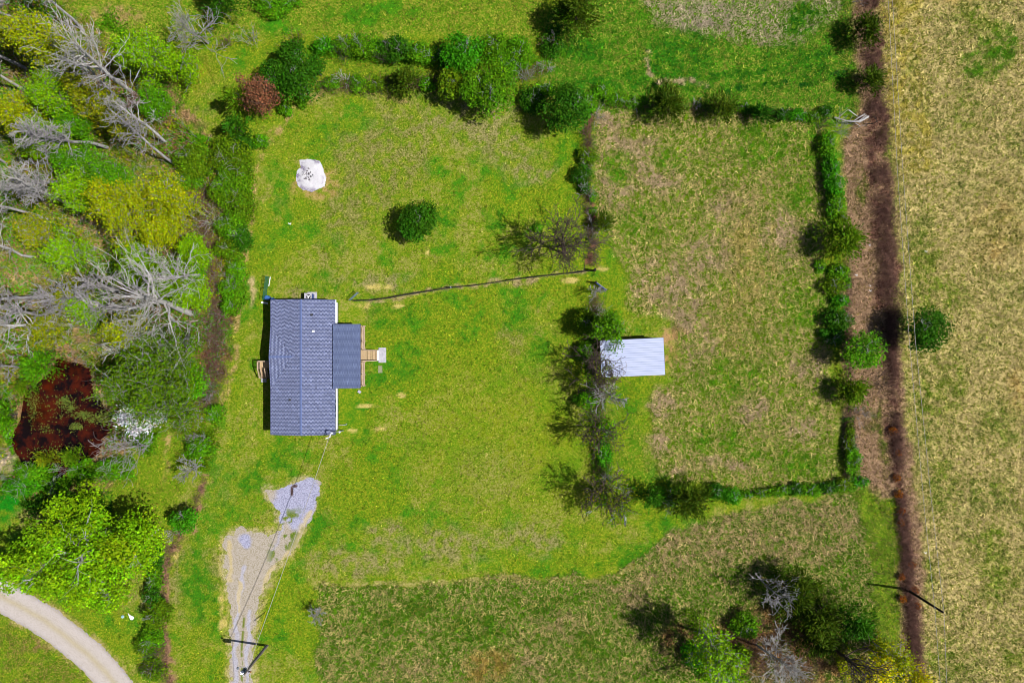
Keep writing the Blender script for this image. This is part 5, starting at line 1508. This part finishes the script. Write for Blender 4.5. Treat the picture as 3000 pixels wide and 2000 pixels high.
# around the pond
P('cedar', 112, 1068, 56, 5.0, 'bright', "bright feathery conifer on the pond's north west bank", ry=52)
P('cedar', 10, 1218, 50, 5.0, 'bright', "bright feathery conifer on the pond's west bank", ry=46)
P('cedar', 75, 1130, 30, 3.4, 'moss', "small mossy conifer on the pond's west bank", ry=30)
P('bud', 545, 1112, 112, 8.5, 'moss', "great olive budding tree overhanging the pond's east side", per=9, leaf=.27, dens=1.8, bark='bark')
P('round', 545, 1120, 54, 5.5, 'bright', "bright leafy tree at the east side of the great olive tree", ry=62)
P('round', 418, 1176, 52, 5, 'moss', "mossy spreading tree under the great olive one, over the pond", ry=52, cover=1.8, leaf=.26)
P('round', 392, 1100, 42, 5.5, 'moss', "olive feathery tree leaning over the pond's east shore", ry=60, cover=1.6, leaf=.26)
P('bud', 482, 1210, 56, 5.2, 'white', "white blossoming tree south of the great olive one", per=14, leaf=.28, bark='bark_pale')
P('bare', 446, 1296, 74, 7, 'olive', "dead grey tree sprawling over the pond's south east corner", bark='bark', dens=1.0, up=.3)
P('shrub', 420, 1290, 42, 2.8, 'leafy', "dark leafy shrub under the dead grey tree", ry=44)
P('shrub', 395, 1235, 36, 2.2, 'bright', "lime shrub between the white blossom and the pond")
P('shrub', 322, 1375, 48, 2.6, 'leafy', "leafy shrub on the pond's south east bank", ry=32)
P('shrub', 240, 1370, 36, 2.4, 'bright', "bright shrub on the pond's south bank", ry=26)
P('cedar', 212, 1335, 34, 3.2, 'moss', "feathery mossy shrub dipping into the pond's south end", ry=26)
P('cedar', 132, 1345, 36, 2.6, 'olive', "olive shrub dipping into the pond's south west end", ry=22)
P('shrub', 85, 1380, 44, 2.4, 'bright', "broad bright shrub at the pond's south west corner", ry=26)
P('shrub', 60, 1425, 54, 2.2, 'emerald', "emerald thicket below the pond, westernmost", ry=28)
P('shrub', 160, 1420, 44, 2.2, 'bright', "bright thicket below the pond, in the middle", ry=26)
P('shrub', 190, 1475, 50, 2.2, 'green', "green thicket shaded by the huge lime tree", ry=30)
P('twig', 182, 1378, 28, 2.4, 'olive', "grey twigs standing at the pond's southern tip", bark='bark')
# western woods: leafing trees
for px, py, rx, ry, h, c, pr_, lb in (
        (120, 85, 70, 56, 12, 'yellow', 5, "yellow green leafing tree near the top left corner"),
        (52, 55, 44, 44, 12, 'yolive', 4, "olive leafing tree in the very top left corner"),
        (425, 160, 62, 62, 9, 'lime', 6, "lime tree on the woods' north east edge by the clearing"),
        (505, 190, 44, 40, 6, 'lime', 5, "small lime tree reaching out of the woods into the clearing"),
        (120, 232, 62, 44, 10, 'lime', 5, "lime leafing tree in the upper woods left of the big grey trunk"),
        (40, 300, 54, 44, 11, 'yellow', 5, "yellow leafing tree on the left edge, upper woods"),
        (250, 300, 52, 42, 8, 'yolive', 5, "olive leafing tree below the big grey trunk"),
        (445, 292, 40, 32, 6, 'bright', 7, "bright leafing tree right of the big grey trunk's foot"),
        (230, 345, 40, 28, 6, 'bright', 7, "bright leafing tree deep in the upper woods"),
        (350, 350, 56, 36, 8, 'yolive', 4, "thin olive leafing tree in the upper woods"),
        (110, 400, 60, 40, 10, 'lime', 5, "lime leafing tree between the parallel leaning trunks"),
        (240, 455, 56, 40, 8, 'bright', 5, "bright leafing tree below the parallel leaning trunks"),
        (230, 550, 58, 46, 10, 'lime', 6, "lime leafing tree left of the yellow one in mid woods"),
        (320, 520, 50, 40, 8, 'bright', 6, "bright leafing tree above the yellow one in mid woods"),
        (430, 560, 66, 52, 11, 'yellow', 5, "golden leafing tree, top of the big yellow crown"),
        (375, 620, 84, 62, 13, 'yellow', 8, "biggest yellow leafing tree in the middle of the woods"),
        (455, 665, 50, 40, 9, 'yellow', 7, "yellow leafing tree at the right foot of the biggest one"),
        (520, 620, 44, 44, 7, 'yellow', 3, "thin orange yellow tree at the woods' east edge"),
        (130, 690, 64, 40, 8, 'yolive', 4, "thin olive tree in the clearing of the lower woods"),
        (200, 710, 56, 44, 8, 'lime', 4, "lime tree beside the bare patch in the lower woods"),
        (400, 768, 56, 44, 8, 'lime', 8, "lime tree below the biggest yellow one"),
        (470, 820, 62, 44, 8, 'lime', 7, "lime tree left of the brown woods edge"),
        (560, 855, 52, 46, 6, 'lime', 7, "rounded lime tree above the fallen grey giant"),
        (565, 745, 36, 30, 5, 'lime', 6, "small lime tree on the brown woods edge"),
        (330, 960, 60, 44, 10, 'yellow', 4, "yellow green tree tangled in the fallen grey giant"),
        (250, 905, 60, 40, 9, 'lime', 3, "lime tree left of the fallen grey giant"),
        (190, 860, 60, 36, 8, 'yolive', 4, "olive tree in the lower woods, west"),
        (100, 990, 60, 34, 8, 'yolive', 3, "thin olive tree north west of the pond")):
    b_ = at(px, py, h * .75)
    ap = topx(b_[0], b_[1])
    P('bud', ap[0], ap[1], (rx + ry) / 2 * .95, h, c, lb, per=int(pr_ * 1.4), leaf=.24, group=WL, dens=1.35)
# western woods: bare trees, given by the foot of the trunk
for px, py, rx, h, bk, lb in (
        (420, 295, 92, 18.5, 'bark_pale', "longest pale leaning trunk, in the upper woods, crown towards the top left"),
        (80, 76, 46, 13, 'bark', "dark grey leaning tree at the top left corner"),
        (245, 90, 60, 12, 'bark', "misty grey bare tree at the woods' top edge"),
        (75, 200, 54, 14, 'bark', "bare tree on the left edge below the top corner"),
        (68, 262, 46, 13, 'bark_pale', "pale trunk on the left edge, upper woods"),
        (378, 318, 52, 11, 'bark', "grey tree with tangled twigs beside the longest trunk"),
        (270, 298, 40, 9, 'bark', "thin grey tree below the longest trunk"),
        (232, 322, 36, 8, 'bark_dark', "short dark leaning trunk in the upper woods"),
        (315, 432, 56, 15, 'bark', "upper of two parallel leaning trunks"),
        (232, 476, 56, 15, 'bark_pale', "lower of two parallel leaning trunks"),
        (492, 424, 54, 12, 'bark_pale', "pale forked trunk at the woods' east edge"),
        (512, 482, 50, 12, 'bark', "grey trunk just above the round mossy shrub"),
        (470, 342, 40, 8, 'bark_brown', "thin brown tree at the woods' east edge, above the forked trunk"),
        (198, 540, 62, 14, 'bark', "grey leaning trunk with bristly twigs, mid woods left"),
        (236, 618, 60, 16, 'bark_pale', "smooth pale curved trunk in mid woods"),
        (140, 642, 54, 13, 'bark', "mossy grey trunk on the left, below the curved one"),
        (300, 605, 34, 6, 'bark_pale', "small pale snag left of the biggest yellow tree"),
        (102, 754, 62, 11, 'bark_pale', "white forked dead tree on the left edge, lower woods"),
        (275, 862, 56, 11, 'bark', "grey tree with a long straight branch, lower woods"),
        (135, 870, 50, 13, 'bark_pale', "straight pale trunk running to the left edge"),
        (165, 935, 56, 14, 'bark', "dark sided trunk running to the left edge, above the pond"),
        (210, 950, 60, 14, 'bark_pale', "pale trunk parallel to the dark sided one"),
        (300, 935, 60, 11, 'bark', "grey tangled tree north of the pond"),
        (592, 806, 78, 12, 'bark_pale', "thick grey trunk at the woods' east edge with outstretched limbs"),
        (560, 918, 128, 17, 'bark_pale', "giant pale grey tree spreading across the woods above the pond"),
        (480, 760, 50, 9, 'bark_pale', "pale forked tree below the yellow crown"),
        (440, 985, 80, 11, 'bark_pale', "pale tree whose limbs hang over the pond's north shore"),
        (400, 905, 60, 10, 'bark', "grey tree tangled with the giant pale one"),
        (560, 1010, 66, 7, 'bark', "grey tangle of twigs between the giant tree and the olive one"),
        (340, 850, 50, 9, 'bark', "thin grey tree left of the giant pale tree"),
        (40, 1200, 40, 6, 'bark', "low grey tree on the left edge beside the pond"),
        (60, 1075, 40, 5, 'bark', "low bare tree north west of the pond"),
        (20, 480, 44, 10, 'bark', "bare grey tree on the left edge of mid woods"),
        (150, 560, 44, 9, 'bark_pale', "thin pale tree above the curved trunk")):
    P('bare', px, py, rx, h, 'olive', lb, bark=bk, group=WB, dens=1.0, tw=.026, first=.5 if h > 9 else .35, rr=(h * .013 + .05) if 'giant' not in lb else .42)
# ------------------------------------------------------------------ uncountable growth
def inframe(n, x0=-72, x1=72, y0=-49, y1=49):
    return rg.uniform(x0, x1, n), rg.uniform(y0, y1, n)


def stuff_cards(name, V, F, C, mat, label):
    o = mesh_np(name, V, F, mat, None, fcol=C)
    return tag(o, label, None, None, "stuff")


# grass tufts: three leaning blades each
NT = 300000
X, Y = inframe(NT)
A, B, am, tl = terrain(X, Y)
px, py = topx(X, Y)
ok = (poly_sd(px, py, POND) < -4) & (drive_mask(X, Y) < -2) & (road_mask(X, Y) < -2) & (poly_sd(px, py, ASH) < -3)
ok &= ~((px > 786) & (px < 1070) & (py > 876) & (py < 1275)) & ~((px > 1095) & (px < 1133) & (py > 1015) & (py < 1095)) & ~((px > 1062) & (px < 1112) & (py > 1020) & (py < 1060))
ok &= rg.random(NT) < (.35 + .9 * tl)
X, Y, A, B, am, tl = X[ok], Y[ok], A[ok], B[ok], am[ok], tl[ok]
n = len(X)
pick = (rg.random(n) < am)[:, None]
c = np.where(pick, B, A) * np.exp(rg.normal(.08, .3, n))[:, None]
hh = (.06 + .34 * tl) * rg.uniform(.6, 1.5, n)
Vs = []; Cs = []
for k in range(3):
    a = rg.uniform(0, 2 * math.pi, n); w = .04 + .055 * tl; ln = hh * rg.uniform(.7, 1.5, n) + .06
    dx, dy = np.cos(a), np.sin(a)
    bx = X + rg.normal(0, .05, n); by = Y + rg.normal(0, .05, n)
    p0 = np.stack([bx - dy * w, by + dx * w, np.zeros(n)], 1); p1 = np.stack([bx + dy * w, by - dx * w, np.zeros(n)], 1)
    p2 = np.stack([bx + dx * ln, by + dy * ln, hh], 1)
    Vs.append(np.stack([p0, p1, p2], 1)); Cs.append(c)
V = np.concatenate(Vs).reshape(-1, 3); F = np.arange(len(V)).reshape(-1, 3)
stuff_cards("meadow_grass", V, F, np.clip(np.concatenate(Cs), .001, .8), M['blade'], "green and straw coloured grass tufts over the lawn and meadows")

# undergrowth of the woods
def scatter_poly(P_, n, f=0):
    P_ = np.array(P_, float); x0, y0 = P_.min(0); x1, y1 = P_.max(0)
    px = rg.uniform(x0, x1, n); py = rg.uniform(y0, y1, n)
    k = poly_sd(px, py, P_) > f
    return px[k], py[k]


WOOD = [(-60, -20), (110, -20), (310, 130), (400, 200), (470, 300), (560, 380), (640, 430), (640, 560), (680, 640), (680, 900), (640, 1150), (600, 1240), (560, 1040), (450, 1220), (330, 1330), (60, 1450), (-60, 1440)]
px, py = scatter_poly(WOOD, 150000)
k = poly_sd(px, py, POND) < -16; px, py = px[k], py[k]
X = (px - 1500) / S; Y = (1000 - py) / S
d = fbm(8, X, Y, 4.0); d2 = fbm(10, X, Y, 1.6)
k = (d * .6 + d2 * .4) > rg.uniform(.38, .58, len(X)); X, Y, d, d2 = X[k], Y[k], d[k], d2[k]
n = len(X)
Pz = rg.uniform(.05, 1.0, n) ** 1.4 * (d2 * 1.6)
Pp = np.stack([X, Y, Pz + .05], 1)
nr = unit(rg.normal(size=(n, 3)) * .7 + np.array([0, 0, .9])); D = unit(np.cross(nr, rg.normal(size=(n, 3))))
s = rg.uniform(.16, .36, n)
V, F = cards(Pp, D, nr, s, s * .7)
t = sstep(.45, .6, fbm(4, X, Y, 5.0))[:, None]; t2 = sstep(.52, .6, fbm(11, X, Y, 3.0))[:, None]
base = CL['leafy'] * (1 - t) + CL['yolive'] * t; base = base * (1 - t2) + CL['bright'] * t2
br = (rg.random(n) < .22)[:, None]; base = np.where(br, alb(165, 125, 85), base)
stuff_cards("undergrowth", V, F, vary(None, n, rg, .25, .12, base), M['leaf'], "green and brown undergrowth on the floor of the woods")

# saplings and fallen twigs of the woods
def arcs(X, Y, hmax, spread, r0=.012, n_=3, lean=None):
    """thin curved stems"""
    segs_a = []; m_ = len(X)
    a = rg.uniform(0, 2 * math.pi, m_); h = hmax * rg.uniform(.4, 1.0, m_); sp = spread * rg.uniform(.3, 1.0, m_)
    dx, dy = np.cos(a) * sp, np.sin(a) * sp
    out = []
    prev = np.stack([X, Y, np.zeros(m_)], 1)
    for i in range(1, n_ + 1):
        t_ = i / n_
        q = np.stack([X + dx * t_ ** 1.5, Y + dy * t_ ** 1.5, h * np.sin(t_ * 2.1) / np.sin(1.57)], 1) + rg.normal(0, .04, (m_, 3))
        q[:, 2] = np.maximum(q[:, 2], .02)
        out.append((prev, q, t_)); prev = q
    V = []; F = []; off = 0
    for p, q, t_ in out:
        d_ = unit(q - p); u = unit(np.cross(d_, np.array([[0.3, .2, 1.]]))); v = np.cross(u, d_)
        ring = []
        for P_, R_ in ((p, r0 * (1.3 - .6 * t_)), (q, r0 * (1 - .6 * t_))):
            for kk in range(3):
                tt = 2.094 * kk; ring.append(P_ + (u * math.cos(tt) + v * math.sin(tt)) * R_)
        V.append(np.stack(ring, 1).reshape(-1, 3))
        b_ = off + np.arange(m_) * 6
        for kk in range(3):
            k2 = (kk + 1) % 3; F.append(np.stack([b_ + kk, b_ + k2, b_ + 3 + k2, b_ + 3 + kk], 1))
        off += 6 * m_
    return np.concatenate(V), np.concatenate(F)


px, py = scatter_poly(WOOD, 5200)
k = poly_sd(px, py, POND) < -2; px, py = px[k], py[k]
V, F = arcs((px - 1500) / S, (1000 - py) / S, 1.6, 1.7, .022)
o = mesh_np("woodland_twigs", V, F, M['bark']); tag(o, "grey saplings and fallen twigs on the woodland floor", None, None, "stuff")

# bramble strip beside the power line
BR = [(2552, -20), (2550, 60), (2556, 200), (2566, 350), (2578, 500), (2590, 650), (2598, 800), (2606, 900), (2614, 1080), (2622, 1200), (2628, 1350), (2642, 1500), (2657, 1650), (2670, 1800), (2684, 1950), (2692, 2030)]
def along(L_, n, wf):
    L_ = np.array(L_, float); sg = np.hypot(*np.diff(L_, axis=0).T); cs = np.concatenate([[0], np.cumsum(sg)])
    s_ = rg.uniform(0, cs[-1], n)
    x = np.interp(s_, cs, L_[:, 0]); y = np.interp(s_, cs, L_[:, 1])
    w = wf(y) * rg.normal(0, .5, n)
    i = np.clip(np.searchsorted(cs, s_) - 1, 0, len(sg) - 1)
    dx, dy = (L_[i + 1] - L_[i]).T; ll = np.hypot(dx, dy)
    return x - dy / ll * w, y + dx / ll * w


px, py = along(BR, 13000, lambda y: np.where(y < 930, 34, 13))
X = (px - 1500) / S; Y = (1000 - py) / S
k = fbm(9, X, Y, 2.2) > .40 + rg.uniform(-.08, .08, len(X)); X, Y = X[k], Y[k]
V, F = arcs(X, Y, 1.25, 1.25, .016)
o = mesh_np("bramble_thicket", V, F, M['bramble']); tag(o, "brown bramble canes in a long strip beside the power line", None, None, "stuff")
# loose dead stalks around it and on the lawn borders
pts = []
px, py = along(BR, 2600, lambda y: np.full(y.shape, 90)); pts.append((px[px < 2640], py[px < 2640]))
pts.append(along([(1725, 330), (1720, 450), (1718, 560), (1735, 700), (1740, 780)], 900, lambda y: np.full(y.shape, 16)))
pts.append(along([(1745, 870), (1748, 1000), (1752, 1150), (1756, 1300), (1765, 1450)], 1500, lambda y: np.full(y.shape, 24)))
pts.append(along([(600, 560), (610, 700), (620, 830), (640, 930), (630, 1080), (600, 1200)], 3600, lambda y: np.full(y.shape, 42)))
pts.append(along([(600, 1400), (575, 1480), (500, 1620), (480, 1700), (485, 1900), (490, 2000)], 700, lambda y: np.full(y.shape, 14)))
pts.append(along([(2130, 1850), (2250, 1900), (2400, 1960)], 1800, lambda y: np.full(y.shape, 90)))
pts.append(along([(1740, 310), (1900, 312), (2420, 345)], 500, lambda y: np.full(y.shape, 10)))
pts.append(along([(2476, 760), (2482, 900), (2484, 1100), (2488, 1400)], 1100, lambda y: np.full(y.shape, 16)))
pts.append(along([(930, 260), (1200, 250), (1350, 240), (1600, 210)], 1200, lambda y: np.full(y.shape, 26)))
px = np.concatenate([p[0] for p in pts]); py = np.concatenate([p[1] for p in pts])
V, F = arcs((px - 1500) / S, (1000 - py) / S, 1.1, 1.1, .016)
o = mesh_np("dead_stalks", V, F, M['bark_brown']); tag(o, "dry brown stalks along the fence lines and hedges", None, None, "stuff")

# low leafy growth along hedges and banks
def low_leaves(parts, name, label, zmax=.7, size=(.14, .3)):
    PX = []; PY = []; CC = []; ZZ = []
    for L_, n, w, c in parts:
        x, y = along(L_, n, lambda yy: np.full(yy.shape, w)); PX.append(x); PY.append(y); CC.append(np.tile(CL[c], (n, 1)))
    px = np.concatenate(PX); py = np.concatenate(PY); CCc = np.concatenate(CC)
    X = (px - 1500) / S; Y = (1000 - py) / S
    q = fbm(5, X, Y, 1.7); k = q > .42 + rg.uniform(-.06, .06, len(X)); X, Y, q, CCc = X[k], Y[k], q[k], CCc[k]
    n = len(X)
    Pp = np.stack([X, Y, .04 + rg.uniform(0, 1, n) * zmax * sstep(.42, .62, q)], 1)
    nr = unit(rg.normal(size=(n, 3)) * .7 + np.array([0, 0, .9])); D = unit(np.cross(nr, rg.normal(size=(n, 3))))
    s = rg.uniform(*size, n); V, F = cards(Pp, D, nr, s, s * .7)
    return stuff_cards(name, V, F, vary(None, n, rg, .25, .12, CCc), M['leaf'], label)


low_leaves([([(900, 150), (1280, 175)], 5000, 22, 'leafy'), ([(930, 255), (1290, 250)], 4200, 18, 'moss'), ([(1290, 180), (1620, 160), (1640, 90)], 6500, 46, 'bright'),
            ([(1740, 280), (1900, 305), (2420, 345)], 3600, 12, 'bright'), ([(2415, 400), (2445, 640)], 3600, 18, 'emerald'), ([(2440, 780), (2455, 1000)], 3600, 24, 'leafy'),
            ([(2480, 1220), (2500, 1420)], 2600, 14, 'green'), ([(2060, 1450), (2510, 1425)], 4000, 13, 'leafy'), ([(1710, 440), (1712, 560)], 1500, 16, 'green'),
            ([(1735, 900), (1740, 1150), (1765, 1330), (1770, 1480)], 9000, 34, 'leafy'), ([(60, 1400), (250, 1390), (400, 1370)], 7000, 34, 'bright'), ([(60, 1470), (330, 1480)], 5000, 40, 'green'),
            ([(600, 400), (560, 560)], 3000, 30, 'bright'), ([(455, 1600), (445, 1900), (450, 1990)], 4200, 26, 'leafy'), ([(620, 1190), (590, 1380)], 3600, 30, 'moss'), ([(710, 420), (700, 900)], 5000, 26, 'leafy'),
            ([(1990, 1790), (2100, 1960), (2200, 1990)], 5000, 60, 'moss'), ([(2450, 1950), (2600, 1900)], 3600, 50, 'yellow'), ([(300, 50), (430, 230), (520, 330)], 6000, 44, 'leafy'), ([(25, 1110), (28, 1330)], 2600, 16, 'bright')],
           "hedge_growth", "low leafy growth filling the hedges and pond banks")

# weeds floating on the pond
pts = [(190, 1175, 22, 14, 260), (205, 1195, 16, 10, 160), (240, 1215, 26, 10, 260), (222, 1250, 16, 9, 220), (130, 1255, 16, 12, 60), (290, 1225, 36, 16, 420), (170, 1200, 90, 80, 260), (150, 1330, 60, 22, 420), (95, 1180, 16, 50, 260), (310, 1200, 12, 30, 160), (205, 1325, 30, 16, 300)]
PX = np.concatenate([rg.normal(a, c_ * .6, n_) for a, b_, c_, d_, n_ in pts]); PY = np.concatenate([rg.normal(b_, d_ * .6, n_) for a, b_, c_, d_, n_ in pts])
k = poly_sd(PX, PY, POND) > 3; PX, PY = PX[k], PY[k]; n = len(PX)
nr = unit(rg.normal(size=(n, 3)) * .15 + np.array([0, 0, 1.])); D = unit(np.cross(nr, rg.normal(size=(n, 3)))); s = rg.uniform(.08, .26, n)
V, F = cards(np.stack([(PX - 1500) / S, (1000 - PY) / S, np.full(n, -.11)], 1), D, nr, s, s * .6)
stuff_cards("pond_weed", V, F, vary(alb(110, 130, 50), n, rg, .4, .15), M['leaf'], "small green weeds floating on the pond")
